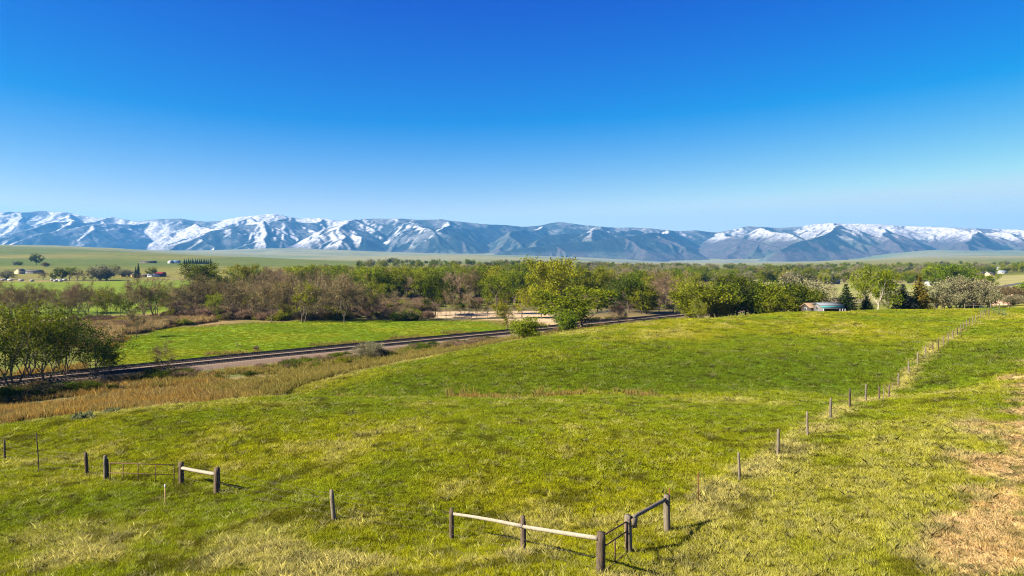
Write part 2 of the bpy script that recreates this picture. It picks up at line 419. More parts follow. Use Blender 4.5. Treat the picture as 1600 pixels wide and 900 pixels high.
def ground_material():
    m, nt, out = nodes_of('ground_cover')
    b = N(nt, 'ShaderNodeBsdfPrincipled', Roughness=0.95); b.inputs['Specular IOR Level'].default_value = 0.1
    at = N(nt, 'ShaderNodeAttribute', attribute_name='tint')
    geo = N(nt, 'ShaderNodeNewGeometry')
    n1 = N(nt, 'ShaderNodeTexNoise', Scale=2.2, Detail=8.0, Roughness=0.7)
    n2 = N(nt, 'ShaderNodeTexNoise', Scale=0.035, Detail=8.0, Roughness=0.62)
    mp = N(nt, 'ShaderNodeMapping'); mp.inputs['Scale'].default_value = (1, 1, 0.4)
    nt.links.new(geo.outputs['Position'], mp.inputs[0])
    for n in (n1, n2): nt.links.new(mp.outputs[0], n.inputs['Vector'])
    r1 = N(nt, 'ShaderNodeMapRange'); r1.inputs[1].default_value = 0.28; r1.inputs[2].default_value = 0.72; r1.inputs[3].default_value = 0.55; r1.inputs[4].default_value = 1.4
    r2 = N(nt, 'ShaderNodeMapRange'); r2.inputs[1].default_value = 0.3; r2.inputs[2].default_value = 0.7; r2.inputs[3].default_value = 0.74; r2.inputs[4].default_value = 1.25
    nt.links.new(n1.outputs[0], r1.inputs[0]); nt.links.new(n2.outputs[0], r2.inputs[0])
    h1 = N(nt, 'ShaderNodeHueSaturation'); nt.links.new(at.outputs['Color'], h1.inputs['Color']); nt.links.new(r1.outputs[0], h1.inputs['Value'])
    h2 = N(nt, 'ShaderNodeHueSaturation'); nt.links.new(h1.outputs[0], h2.inputs['Color']); nt.links.new(r2.outputs[0], h2.inputs['Value'])
    nt.links.new(h2.outputs[0], b.inputs['Base Color'])
    bp = N(nt, 'ShaderNodeBump', Strength=0.6, Distance=0.12)
    nt.links.new(n1.outputs[0], bp.inputs['Height']); nt.links.new(bp.outputs[0], b.inputs['Normal'])
    nt.links.new(b.outputs[0], out.inputs[0])
    return m

def build_ground():
    th = np.concatenate([np.arange(-180, -46, 6.0), np.arange(-46, 46.01, 0.17), np.arange(52, 180, 6.0)])
    th = np.radians(th); nt = len(th)
    r = np.concatenate([[0.5, 4.0, 9.0], np.geomspace(13, 13900, 430)]); nr = len(r)
    R, T = np.meshgrid(r, th, indexing='ij')
    X, Y = (R * np.sin(T)).ravel(), (R * np.cos(T)).ravel()
    d = drop(X, Y)
    me_v = np.column_stack([X, Y, CAMZ - d])
    i, j = np.meshgrid(np.arange(nr - 1), np.arange(nt), indexing='ij')
    j2 = (j + 1) % nt
    f = np.stack([i * nt + j, i * nt + j2, (i + 1) * nt + j2, (i + 1) * nt + j], -1).reshape(-1, 4)
    me = mesh_np('ground', me_v, [f, np.arange(nt)[None, ::-1]], smooth=True)
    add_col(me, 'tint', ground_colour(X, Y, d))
    return kind(link('ground', me, ground_material()), 'structure')
build_ground()

# ------------------------------------------------------------------ mountains: ridges and spurs, eroded flanks
SKY = np.array([(-400, 336), (-200, 332), (0, 331), (15, 330), (40, 331), (70, 328.5), (85, 331), (105, 331), (125, 336), (140, 338), (155, 341), (175, 338), (195, 342), (215, 346), (235, 343), (262, 341), (285, 341), (300, 344), (320, 345.5), (338, 345), (350, 343), (375, 338), (400, 336), (415, 334), (432, 334), (450, 338), (470, 341), (500, 340), (520, 343), (535, 345),
    (555, 342), (580, 341), (610, 341), (632, 341), (650, 343), (690, 342), (700, 344), (730, 347), (755, 350), (790, 351), (815, 354), (845, 352), (860, 348), (875, 346), (890, 348), (905, 350), (930, 353), (960, 355), (990, 355), (1020, 357), (1050, 360), (1065, 361), (1085, 359), (1100, 361), (1120, 363), (1150, 357), (1170, 353), (1185, 354), (1215, 356),
    (1250, 354), (1270, 350), (1295, 348), (1320, 349), (1350, 349), (1380, 351), (1420, 353), (1460, 354), (1500, 356), (1540, 357), (1575, 358), (1600, 359), (1800, 358), (2000, 362)], float)
def build_mountains():
    rg = random.Random(5)
    nu, ny = 1200, 260
    px = np.linspace(-330, 1930, nu); Yd = np.linspace(8200, 13300, ny)
    U, YY = np.meshgrid((px - 800) / F, Yd, indexing='ij')
    X = U * YY
    PX = U * F + 800
    sky = (HZ - np.interp(PX, SKY[:, 0], SKY[:, 1])) / F           # slope of the sight line to the skyline
    segs = []                                                       # x0 y0 h0 x1 y1 h1 side-slope
    def sk(x, y): return (HZ - np.interp(x / y * F + 800, SKY[:, 0], SKY[:, 1])) / F
    yc = lambda x: 11900 + 350 * math.sin(x / 1900.0) + 200 * math.sin(x / 700.0 + 1)
    xs = np.arange(-15500, 15500, 130.0)
    for a, b in zip(xs[:-1], xs[1:]):
        ya, yb = yc(a), yc(b)
        segs.append((a, ya, sk(a, ya) * ya, b, yb, sk(b, yb) * yb, 0.50))
    x = -15000.0
    while x < 15000:
        y = yc(x) - 20; h = sk(x, y) * y * rg.uniform(0.92, 1.0)
        ang = rg.uniform(-0.55, 0.35)
        foot = rg.uniform(8700, 9250)
        n = 11
        pts = [(x, y, h)]
        hx, hy = x, y
        step = (y - foot) / n
        Hc = h; base = 60 + 40 * rg.random()
        sd = rg.random() * 9
        for k in range(1, n + 1):
            t = k / n
            ang += rg.uniform(-0.35, 0.35); ang *= 0.9
            hx += math.tan(ang) * step; hy -= step
            prof = 1 - 0.42 * t ** 0.9 - 0.50 * max(0, (t - 0.55) / 0.45) ** 1.25 + 0.075 * math.sin(t * 14 + sd) * (1 - t)
            hh = base + (Hc - base) * max(prof, 0.0) * (hy / y) ** 0.5
            pts.append((hx, hy, hh))
        for a, b in zip(pts[:-1], pts[1:]):
            segs.append((*a, *b, rg.uniform(0.50, 0.62)))
        for k in range(1, n):
            for sgn in (-1, 1):
                if rg.random() < 0.62:
                    a = pts[k]; L = rg.uniform(380, 800); q = rg.uniform(0.5, 1.2)
                    p = (a[0], a[1], a[2] - 8); hd = sgn * q
                    for s in range(4):
                        hd += rg.uniform(-0.3, 0.3) - sgn * 0.06
                        e = (p[0] + math.sin(hd) * L / 4, p[1] - math.cos(hd) * L / 4, p[2] - L / 4 * rg.uniform(0.22, 0.48))
                        segs.append((*p, *e, rg.uniform(0.55, 0.7)))
                        if rg.random() < 0.8:
                            h2 = hd + rg.choice((-1, 1)) * rg.uniform(0.6, 1.1); l2 = rg.uniform(120, 300)
                            segs.append((*e, e[0] + math.sin(h2) * l2, e[1] - math.cos(h2) * l2, e[2] - l2 * 0.42, 0.66))
                        p = e
        x += rg.uniform(520, 1050)
    wx = X + 70 * fbm(X / 420, YY / 420, 101, 4); wy = YY + 70 * fbm(X / 420, YY / 420, 111, 4)
    Z = np.full(X.shape, -60.0)
    for (x0, y0, h0, x1, y1, h1, sl) in segs:
        R = max(h0, h1, 10) / sl + 200
        pa, pb = sorted((min(x0, x1) - R, max(x0, x1) + R))
        ylo = max(min(y0, y1) - R, 7000)
        u0 = min(pa / ylo, pa / 13300); u1 = max(pb / ylo, pb / 13300)
        i0, i1 = np.searchsorted(px, u0 * F + 800), np.searchsorted(px, u1 * F + 800)
        j0, j1 = np.searchsorted(Yd, min(y0, y1) - R), np.searchsorted(Yd, max(y0, y1) + R)
        if i1 <= i0 or j1 <= j0: continue
        sx, sy = wx[i0:i1, j0:j1], wy[i0:i1, j0:j1]
        ex, ey = x1 - x0, y1 - y0
        t = np.clip(((sx - x0) * ex + (sy - y0) * ey) / (ex * ex + ey * ey + 1e-6), 0, 1)
        dd = np.sqrt((sx - x0 - t * ex) ** 2 + (sy - y0 - t * ey) ** 2)
        hh = h0 + (h1 - h0) * t - sl * dd * (1 - 0.10 * np.clip(dd / 500, 0, 1))
        np.maximum(Z[i0:i1, j0:j1], hh, out=Z[i0:i1, j0:j1])
    rel = np.clip(Z / 500, 0, 1)
    Z += rel * (15 * fbm(X / 160, YY / 160, 121, 4) + 5 * fbm(X / 45, YY / 45, 131, 3) + 24 * (0.5 - np.abs(fbm(X / 330, YY / 420, 171, 4))) + 9 * (0.5 - np.abs(fbm(X / 120, YY / 170, 181, 3))))
    cap = sky * YY
    Z = np.where(Z > cap * 0.985, cap * 0.985 + 0.25 * np.maximum(np.minimum(Z - cap * 0.985, cap * 0.06), 0), Z)
    Z[:, 0] = -120; Z[:, -1] = -120
    Zw = Z + CAMZ
    # what covers the slopes: snow high up, dark timber in belts, tan grass and rock below
    gx = np.gradient(Z, axis=0) / np.maximum(np.gradient(X, axis=0), 1e-3)
    gy = np.gradient(Z, axis=1) / np.maximum(np.gradient(YY, axis=1), 1e-3)
    row = HZ - Z / YY * F                                            # photo row, used as a height scale
    frac = np.clip((HZ - 8 - row) / np.maximum(HZ - 8 - np.interp(PX, SKY[:, 0], SKY[:, 1]), 1), 0, 1.2)
    nA, nB = fbm(X / 900, YY / 900, 141, 4), fbm(X / 240, YY / 240, 151, 4)
    line = np.interp(PX, [-300, 0, 300, 560, 660, 740, 800, 900, 1080, 1160, 1260, 1400, 1600, 1900], [0.36, 0.36, 0.36, 0.44, 0.54, 1.0, 1.05, 0.86, 0.92, 0.90, 0.84, 0.80, 0.78, 0.78])
    lit = np.clip(gx * 1.3 + gy * 0.35 + 0.15, -0.5, 0.5)             # slopes facing the sun: their sunlit white is painted in as extra snow
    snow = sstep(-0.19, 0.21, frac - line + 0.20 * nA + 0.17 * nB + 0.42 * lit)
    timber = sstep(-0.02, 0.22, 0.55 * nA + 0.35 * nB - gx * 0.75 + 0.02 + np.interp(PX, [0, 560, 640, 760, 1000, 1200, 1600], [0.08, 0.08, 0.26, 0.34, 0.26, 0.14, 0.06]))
    crown = sstep(0.90, 1.0, frac + 0.05 * nB) * sstep(-0.1, 0.3, nA + 0.15) * np.interp(PX, [0, 1100, 1250], [1, 0.6, 0.2])
    timber = np.maximum(timber * sstep(0.05, 0.2, frac), crown)
    grass = np.array((0.085, 0.10, 0.07)); rock = np.array((0.080, 0.070, 0.064)); wood = np.array((0.018, 0.032, 0.024)); snowc = np.array((0.48, 0.46, 0.46))
    sh = X.shape; fl = lambda a: a.ravel()
    c = mixc(np.tile(rock, (X.size, 1)), fl(sstep(-0.1, 0.4, nA + 0.4 * nB + 0.5 * (0.35 - frac))), grass)
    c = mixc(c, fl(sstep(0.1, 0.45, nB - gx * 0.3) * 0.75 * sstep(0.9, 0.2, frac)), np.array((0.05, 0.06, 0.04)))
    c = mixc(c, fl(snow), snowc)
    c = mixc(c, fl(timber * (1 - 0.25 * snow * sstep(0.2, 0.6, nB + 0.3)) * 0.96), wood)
    i, j = np.meshgrid(np.arange(nu - 1), np.arange(ny - 1), indexing='ij')
    f = np.stack([i * ny + j, (i + 1) * ny + j, (i + 1) * ny + j + 1, i * ny + j + 1], -1).reshape(-1, 4)
    me = mesh_np('mountain_range', np.column_stack([X.ravel(), YY.ravel(), Zw.ravel()]), f, smooth=True)
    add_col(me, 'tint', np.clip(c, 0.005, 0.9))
    m, nt, out = nodes_of('mountain_cover')
    b = N(nt, 'ShaderNodeBsdfPrincipled', Roughness=0.95); b.inputs['Specular IOR Level'].default_value = 0.05
    at = N(nt, 'ShaderNodeAttribute', attribute_name='tint')
    geo = N(nt, 'ShaderNodeNewGeometry')
    n1 = N(nt, 'ShaderNodeTexNoise', Scale=0.012, Detail=9.0, Roughness=0.72)
    nt.links.new(geo.outputs['Position'], n1.inputs['Vector'])
    r1 = N(nt, 'ShaderNodeMapRange'); r1.inputs[1].default_value = 0.3; r1.inputs[2].default_value = 0.7; r1.inputs[3].default_value = 0.5; r1.inputs[4].default_value = 1.3
    nt.links.new(n1.outputs[0], r1.inputs[0])
    h1 = N(nt, 'ShaderNodeHueSaturation'); nt.links.new(at.outputs['Color'], h1.inputs['Color']); nt.links.new(r1.outputs[0], h1.inputs['Value'])
    n2 = N(nt, 'ShaderNodeTexNoise', Scale=0.022, Detail=8.0, Roughness=0.75)
    nt.links.new(geo.outputs['Position'], n2.inputs['Vector'])
    r2 = N(nt, 'ShaderNodeMapRange'); r2.inputs[1].default_value = 0.45; r2.inputs[2].default_value = 0.60; r2.inputs[4].default_value = 0.72
    nt.links.new(n2.outputs[0], r2.inputs[0])
    cc = mix_rgb(nt, 'MIX', r2.outputs[0], h1.outputs[0], (0.030, 0.042, 0.034))
    nt.links.new(cc, b.inputs['Base Color'])
    bp = N(nt, 'ShaderNodeBump', Strength=0.4, Distance=25.0)
    nt.links.new(n1.outputs[0], bp.inputs['Height']); nt.links.new(bp.outputs[0], b.inputs['Normal'])
    nt.links.new(b.outputs[0], out.inputs[0])
    kind(link('mountain_range', me, m), 'structure')
    return float(Zw.max())
MTOP = build_mountains()

# ------------------------------------------------------------------ plant materials
def leaf_mat(name, c1, c2, trans=0.35, scale=0.5, rand=0.18, hue=0.02):
    m, nt, out = nodes_of(name)
    tc = N(nt, 'ShaderNodeTexCoord'); oi = N(nt, 'ShaderNodeObjectInfo')
    nz = N(nt, 'ShaderNodeTexNoise', Scale=scale, Detail=3.0)
    nt.links.new(tc.outputs['Object'], nz.inputs['Vector'])
    rp = N(nt, 'ShaderNodeMapRange'); rp.inputs[1].default_value = 0.35; rp.inputs[2].default_value = 0.65
    nt.links.new(nz.outputs[0], rp.inputs[0])
    c = mix_rgb(nt, 'MIX', rp.outputs[0], c1, c2)
    hs = N(nt, 'ShaderNodeHueSaturation'); nt.links.new(c, hs.inputs['Color'])
    for sock, a, b, mul in (('Value', 1 - rand, 1 + rand, 1.0), ('Hue', 0.5 - hue, 0.5 + hue, 7.31)):
        mm = N(nt, 'ShaderNodeMath', operation='MULTIPLY'); mm.inputs[1].default_value = mul
        fr = N(nt, 'ShaderNodeMath', operation='FRACT')
        mr = N(nt, 'ShaderNodeMapRange'); mr.inputs[3].default_value = a; mr.inputs[4].default_value = b
        nt.links.new(oi.outputs['Random'], mm.inputs[0]); nt.links.new(mm.outputs[0], fr.inputs[0]); nt.links.new(fr.outputs[0], mr.inputs[0])
        nt.links.new(mr.outputs[0], hs.inputs[sock])
    df = N(nt, 'ShaderNodeBsdfDiffuse'); tr = N(nt, 'ShaderNodeBsdfTranslucent')
    mx = N(nt, 'ShaderNodeMixShader'); mx.inputs[0].default_value = trans
    nt.links.new(hs.outputs[0], df.inputs[0]); nt.links.new(hs.outputs[0], tr.inputs[0])
    nt.links.new(df.outputs[0], mx.inputs[1]); nt.links.new(tr.outputs[0], mx.inputs[2]); nt.links.new(mx.outputs[0], out.inputs[0])
    return m

M = {}
M['leaf_green'] = leaf_mat('leaf_green', (0.066, 0.098, 0.005), (0.178, 0.205, 0.010))
M['leaf_spring'] = leaf_mat('leaf_spring', (0.125, 0.150, 0.008), (0.250, 0.250, 0.016))
M['leaf_dark'] = leaf_mat('leaf_dark', (0.028, 0.048, 0.005), (0.085, 0.110, 0.008))
M['leaf_olive'] = leaf_mat('leaf_olive', (0.135, 0.128, 0.060), (0.245, 0.228, 0.118), 0.2)
M['leaf_sage'] = leaf_mat('leaf_sage', (0.15, 0.165, 0.065), (0.24, 0.25, 0.115), 0.1)
M['needle'] = leaf_mat('needle', (0.014, 0.026, 0.008), (0.040, 0.055, 0.016), 0.05, 1.2, 0.2)
M['needle_blue'] = leaf_mat('needle_blue', (0.026, 0.036, 0.024), (0.070, 0.082, 0.058), 0.05, 1.2)
M['needle_bronze'] = leaf_mat('needle_bronze', (0.075, 0.062, 0.010), (0.21, 0.125, 0.018), 0.08, 1.0)
M['twig'] = leaf_mat('twig', (0.098, 0.074, 0.034), (0.205, 0.158, 0.074), 0.0, 0.35, 0.22, 0.012)
M['twig_pink'] = leaf_mat('twig_pink', (0.150, 0.100, 0.058), (0.260, 0.185, 0.110), 0.0, 0.35)
M['bark'] = noisy_mat('bark', (0.05, 0.038, 0.026), (0.15, 0.115, 0.08), 2.0, 0.95, 0.5, stretch=(2, 2, 0.4))
M['bark_pale'] = noisy_mat('bark_pale', (0.22, 0.18, 0.13), (0.46, 0.40, 0.31), 1.5, 0.9, 0.4, stretch=(2, 2, 0.4))

# ------------------------------------------------------------------ tree shapes
def unit(v):
    return v / (np.linalg.norm(v) + 1e-9)

def gen_skel(seed, H, trunk, r0, nlead, ang0, levels, ratio, up, side=0.65, leadlen=0.36, lean=0.05, stems=1):
    rg = np.random.default_rng(seed)
    segs, outer, tips = [], [], []
    def turn(d, a):
        t = unit(np.cross(d, rg.normal(size=3)))
        return unit(d * math.cos(a) + t * math.sin(a))
    def grow(p, d, l, r, lev):
        n = 3 if lev < 3 else 2
        for k in range(n):
            d = unit(d + rg.normal(size=3) * 0.15 + np.array((0, 0, up)))
            q = p + d * l / n; r2 = r * 0.87
            segs.append((p, q, r, r2, lev)); p, r = q, r2
            if lev >= 2: outer.append((p, d, lev))
            if 1 <= lev < levels and k < n - 1 and rg.random() < side:
                grow(p, turn(d, rg.uniform(0.6, 1.15)), l * rg.uniform(0.45, 0.65), r * 0.55, lev + 1)
        if lev < levels:
            for c in range(2 if rg.random() < 0.6 else 3):
                grow(p, turn(d, rg.uniform(0.25, 0.7)), l * ratio * rg.uniform(0.8, 1.15), r * 0.68, lev + 1)
        else:
            tips.append((p, d, lev))
    for s in range(stems):
        base = np.array((0, 0, -0.25)) + (np.array((rg.normal(), rg.normal(), 0)) * 0.35 if stems > 1 else 0)
        d = unit(np.array((rg.normal() * lean, rg.normal() * lean, 1.0)))
        if stems > 1:
            a = 2 * math.pi * (s + rg.random() * 0.6) / stems
            d = unit(np.array((math.cos(a) * ang0 * 0.8, math.sin(a) * ang0 * 0.8, 1.0)))
        p, r = base, r0
        n = 3
        for k in range(n):
            d2 = unit(d + rg.normal(size=3) * 0.05)
            q = p + d2 * (trunk * H + 0.25) / n; r2 = r * 0.93
            segs.append((p, q, r * (1.35 if k == 0 else 1), r2, 0)); p, r = q, r2
        a0 = rg.random() * 6.28
        for k in range(nlead):
            a = a0 + 2 * math.pi * k / nlead + rg.uniform(-0.4, 0.4)
            tilt = ang0 * rg.uniform(0.45, 1.15)
            dd = unit(np.array((math.cos(a) * tilt, math.sin(a) * tilt, 1.0)) + d * 0.2)
            grow(p, dd, H * leadlen * rg.uniform(0.8, 1.15), r * 0.66, 1)
    zmax = max(t[0][2] for t in tips)
    k = H / zmax
    sc = lambda v: np.array((v[0] * k, v[1] * k, v[2] * k if v[2] > 0 else v[2]))
    segs = [(sc(a), sc(b), r1 * k, r2 * k, l) for a, b, r1, r2, l in segs]
    return segs, [(sc(p), d, l) for p, d, l in outer], [(sc(p), d, l) for p, d, l in tips]

def tubes(segs, minr=0.012):
    V, Fq = [], []; n0 = 0
    for (a, b, r1, r2, lev) in segs:
        n = 7 if lev == 0 else (5 if lev < 3 else 3)
        d = unit(b - a); t = unit(np.cross(d, (0.3, 0.9, 0.2))); s = np.cross(d, t)
        an = np.arange(n) * 2 * math.pi / n
        ring = np.cos(an)[:, None] * t + np.sin(an)[:, None] * s
        e = d * r2 * 0.3
        V.append(a - e + ring * max(r1, minr)); V.append(b + e + ring * max(r2, minr))
        i = np.arange(n); j = (i + 1) % n
        Fq.append(np.stack([n0 + i, n0 + j, n0 + n + j, n0 + n + i], -1)); n0 += 2 * n
    return np.concatenate(V), np.concatenate(Fq)

def leaves_mesh(name, rg, spots, per, rad, size, flat=0.8):
    c = np.repeat(np.array([p for p, d, l in spots]), per, 0)
    n = len(c)
    off = rg.normal(size=(n, 3)) * rad; off[:, 2] *= flat
    c = c + off
    t = rg.normal(size=(n, 3)); t /= np.linalg.norm(t, axis=1)[:, None]
    w = rg.normal(size=(n, 3)); s = np.cross(t, w); s /= np.linalg.norm(s, axis=1)[:, None]
    sz = size * rg.uniform(0.55, 1.35, (n, 1))
    v = np.stack([c - t * sz * 0.62, c + s * sz * 0.42, c + t * sz * 0.62, c - s * sz * 0.42], 1).reshape(-1, 3)
    v[:, 2] = np.maximum(v[:, 2], 0.03)
    return mesh_np(name, v, np.arange(n * 4).reshape(-1, 4))

def twigs_arrays(rg, spots, per, length, width):
    p = np.repeat(np.array([p for p, d, l in spots]), per, 0); d = np.repeat(np.array([d for p, d, l in spots]), per, 0)
    n = len(p)
    d = d * 0.8 + rg.normal(size=(n, 3)) * 0.55 + np.array((0, 0, 0.15)); d /= np.linalg.norm(d, axis=1)[:, None]
    p = p + rg.normal(size=(n, 3)) * 0.25
    L = length * rg.uniform(0.5, 1.3, (n, 1))
    w = np.cross(d, rg.normal(size=(n, 3))); w /= np.linalg.norm(w, axis=1)[:, None]
    mid = p + d * L * 0.5 + rg.normal(size=(n, 3)) * 0.08
    v = np.stack([p - w * width, p + w * width, mid + w * width * 0.8, p + d * L, mid - w * width * 0.8], 1).reshape(-1, 3)
    return v, np.arange(n * 5).reshape(-1, 5)

PROTO = {}
def add_leafy(kindname, seed, per, rad, size, H=15.0, twig=0, **kw):
    segs, outer, tips = gen_skel(seed, H, **kw)
    rg = np.random.default_rng(seed + 1)
    v, f = tubes(segs)
    tm = mesh_np(kindname + '_trunk', v, f, smooth=True)
    spots = tips + [o for o in outer if o[2] >= kw['levels'] - 1 and rg.random() < 0.6]
    cm = leaves_mesh(kindname + '_crown', rg, spots, per, rad, size)
    PROTO.setdefault(kindname, []).append((tm, cm, H))
def add_bare(kindname, seed, per, length, H=15.0, width=0.02, **kw):
    segs, outer, tips = gen_skel(seed, H, **kw)
    rg = np.random.default_rng(seed + 1)
    v, f = tubes([s for s in segs if s[4] <= 3]); tm = mesh_np(kindname + '_trunk', v, f, smooth=True)
    v1, f1 = tubes([s for s in segs if s[4] > 3], 0.022)
    v2, f2 = twigs_arrays(rg, tips + [o for o in outer if o[2] >= 3], per, length, width)
    v2[:, 2] = np.maximum(v2[:, 2], 0.03)
    cm = mesh_np(kindname + '_crown', np.vstack([v1, v2]), [f1, f2 + len(v1)])
    PROTO.setdefault(kindname, []).append((tm, cm, H))
def add_conifer(kindname, seed, H=14.0, R=3.6, whorls=26):
    rg = np.random.default_rng(seed)
    v, f = tubes([(np.array((0, 0, -0.3)), np.array((0, 0, H * 0.5)), 0.26, 0.14, 0), (np.array((0, 0, H * 0.5)), np.array((0, 0, H)), 0.14, 0.02, 0)])
    tm = mesh_np(kindname + '_trunk', v, f, smooth=True)
    spots = []
    for k in range(whorls):
        h = 0.05 + 0.95 * (k / whorls) ** 0.95
        rr = R * (1 - h) ** 0.85 * rg.uniform(0.82, 1.12) + 0.12
        nb = max(4, int(11 * (1 - h) + 4))
        for b in range(nb):
            a = 2 * math.pi * (b + rg.random()) / nb; L = rr * rg.uniform(0.7, 1.12)
            ns = max(2, int(L / 0.26))
            for s in range(ns):
                q = (s + 0.6) / ns
                spots.append((np.array((math.cos(a) * L * q, math.sin(a) * L * q, H * h - 0.32 * L * q + 0.20 * L * q * q + rg.normal() * 0.05)), None, 0))
    cm = leaves_mesh(kindname + '_crown', rg, spots, 4, 0.13, 0.42, 0.5)
    PROTO.setdefault(kindname, []).append((tm, cm, H))

for s in (3, 4, 5):
    add_leafy('cottonwood', 100 + s, 20, 0.62, 0.36, trunk=0.16, r0=0.34, nlead=4, ang0=0.75, levels=4, ratio=0.70, up=0.05)
for s in (1, 2):
    add_leafy('tall', 130 + s, 20, 0.6, 0.34, trunk=0.15, r0=0.34, nlead=4, ang0=0.42, levels=4, ratio=0.74, up=0.09)
for s in (1, 2):
    add_leafy('sparse', 150 + s, 8, 0.55, 0.32, trunk=0.14, r0=0.28, nlead=4, ang0=0.6, levels=4, ratio=0.74, up=0.06)
for s in (1, 2, 3):
    add_leafy('airy', 180 + s, 6, 0.5, 0.30, trunk=0.20, r0=0.20, nlead=3, ang0=0.55, levels=4, ratio=0.72, up=0.07, stems=3, side=0.5)
for s in (1, 2, 3):
    add_leafy('willow', 160 + s, 12, 0.6, 0.34, H=9.0, trunk=0.05, r0=0.16, nlead=2, ang0=0.55, levels=3, ratio=0.7, up=0.07, stems=7)
for s in (1, 2):
    add_leafy('olive', 170 + s, 14, 0.55, 0.30, H=8.0, trunk=0.08, r0=0.2, nlead=3, ang0=0.7, levels=3, ratio=0.72, up=0.04, stems=4)
for s in (1, 2, 3, 4):
    add_bare('bare', 200 + s, 4, 0.95, trunk=0.13, r0=0.33, nlead=4, ang0=0.62, levels=5, ratio=0.72, up=0.05, side=0.45)
for s in (1, 2):
    add_bare('thin', 220 + s, 5, 0.9, trunk=0.32, r0=0.2, nlead=3, ang0=0.42, levels=4, ratio=0.7, up=0.07, side=0.5)
for s in (1, 2):
    add_bare('barebush', 230 + s, 8, 0.5, H=4.0, width=0.012, trunk=0.05, r0=0.06, nlead=2, ang0=0.8, levels=4, ratio=0.74, up=0.04, stems=6, side=0.4)
for s in (1, 2):
    add_leafy('bush', 240 + s, 10, 0.24, 0.17, H=3.0, trunk=0.05, r0=0.05, nlead=2, ang0=0.95, levels=3, ratio=0.74, up=0.02, stems=7)
add_conifer('spruce', 301); add_conifer('spruce', 302, R=3.2)
add_leafy('sage', 251, 12, 0.06, 0.07, H=0.75, trunk=0.06, r0=0.02, nlead=2, ang0=1.1, levels=3, ratio=0.74, up=0.0, stems=8)

def plant(name, kindname, loc, h, label, cat, group=None, leaf='leaf_green', bark='bark', wide=1.0, variant=None, sink=0.0):
    vs = PROTO[kindname]
    tm, cm, H = vs[random.randrange(len(vs)) if variant is None else variant % len(vs)]
    s = h / H
    root = thing(name, (loc[0], loc[1], loc[2] - sink), label, cat, group, random.uniform(0, 6.28), (s * wide, s * wide, s))
    for pn, me, mt in (('trunk', tm, M[bark]), ('crown', cm, M[leaf])):
        o = bpy.data.objects.new(pn, me); COL.objects.link(o); o.parent = root
        if not me.materials: me.materials.append(mt)
        o.material_slots[0].link = 'OBJECT'; o.material_slots[0].material = mt
    return root

# ------------------------------------------------------------------ scattered cover (uncountable): points carrying tufts
def tuft_mesh(name, seed, blades, radius, h0, h1, width, lean=0.35, heads=0.0):
    rg = np.random.default_rng(seed)
    a = rg.uniform(0, 6.28, blades); rr = radius * np.sqrt(rg.random(blades))
    p = np.column_stack([np.cos(a) * rr, np.sin(a) * rr, np.full(blades, -0.03)])
    h = rg.uniform(h0, h1, blades)
    ln = rg.normal(size=(blades, 2)) * lean
    b = rg.uniform(0, 6.28, blades); wv = np.column_stack([np.cos(b), np.sin(b), np.zeros(blades)]) * width * rg.uniform(0.6, 1.4, (blades, 1))
    mid = p + np.column_stack([ln * h[:, None] * 0.35, h * 0.6]); top = p + np.column_stack([ln * h[:, None], h])
    v = np.stack([p - wv, p + wv, mid + wv * 0.8, top, mid - wv * 0.8], 1).reshape(-1, 3)
    me = mesh_np(name, v, np.arange(blades * 5).reshape(-1, 5))
    t = np.tile(np.array([0, 0, 0.55, 1, 0.55], np.float32), blades)
    at = me.attributes.new('tip', 'FLOAT', 'POINT'); at.data.foreach_set('value', t)
    return me

def tuft_material(name, tipcol, tipk, trans=0.35):
    m, nt, out = nodes_of(name)
    at = N(nt, 'ShaderNodeAttribute', attribute_name='tint', attribute_type='INSTANCER')
    tp = N(nt, 'ShaderNodeAttribute', attribute_name='tip')
    mm = N(nt, 'ShaderNodeMath', operation='MULTIPLY'); mm.inputs[1].default_value = tipk
    nt.links.new(tp.outputs['Fac'], mm.inputs[0])
    c = mix_rgb(nt, 'MIX', mm.outputs[0], at.outputs['Color'], tipcol)
    df = N(nt, 'ShaderNodeBsdfDiffuse'); tr = N(nt, 'ShaderNodeBsdfTranslucent')
    mx = N(nt, 'ShaderNodeMixShader'); mx.inputs[0].default_value = trans
    nt.links.new(c, df.inputs[0]); nt.links.new(c, tr.inputs[0])
    nt.links.new(df.outputs[0], mx.inputs[1]); nt.links.new(tr.outputs[0], mx.inputs[2]); nt.links.new(mx.outputs[0], out.inputs[0])
    return m

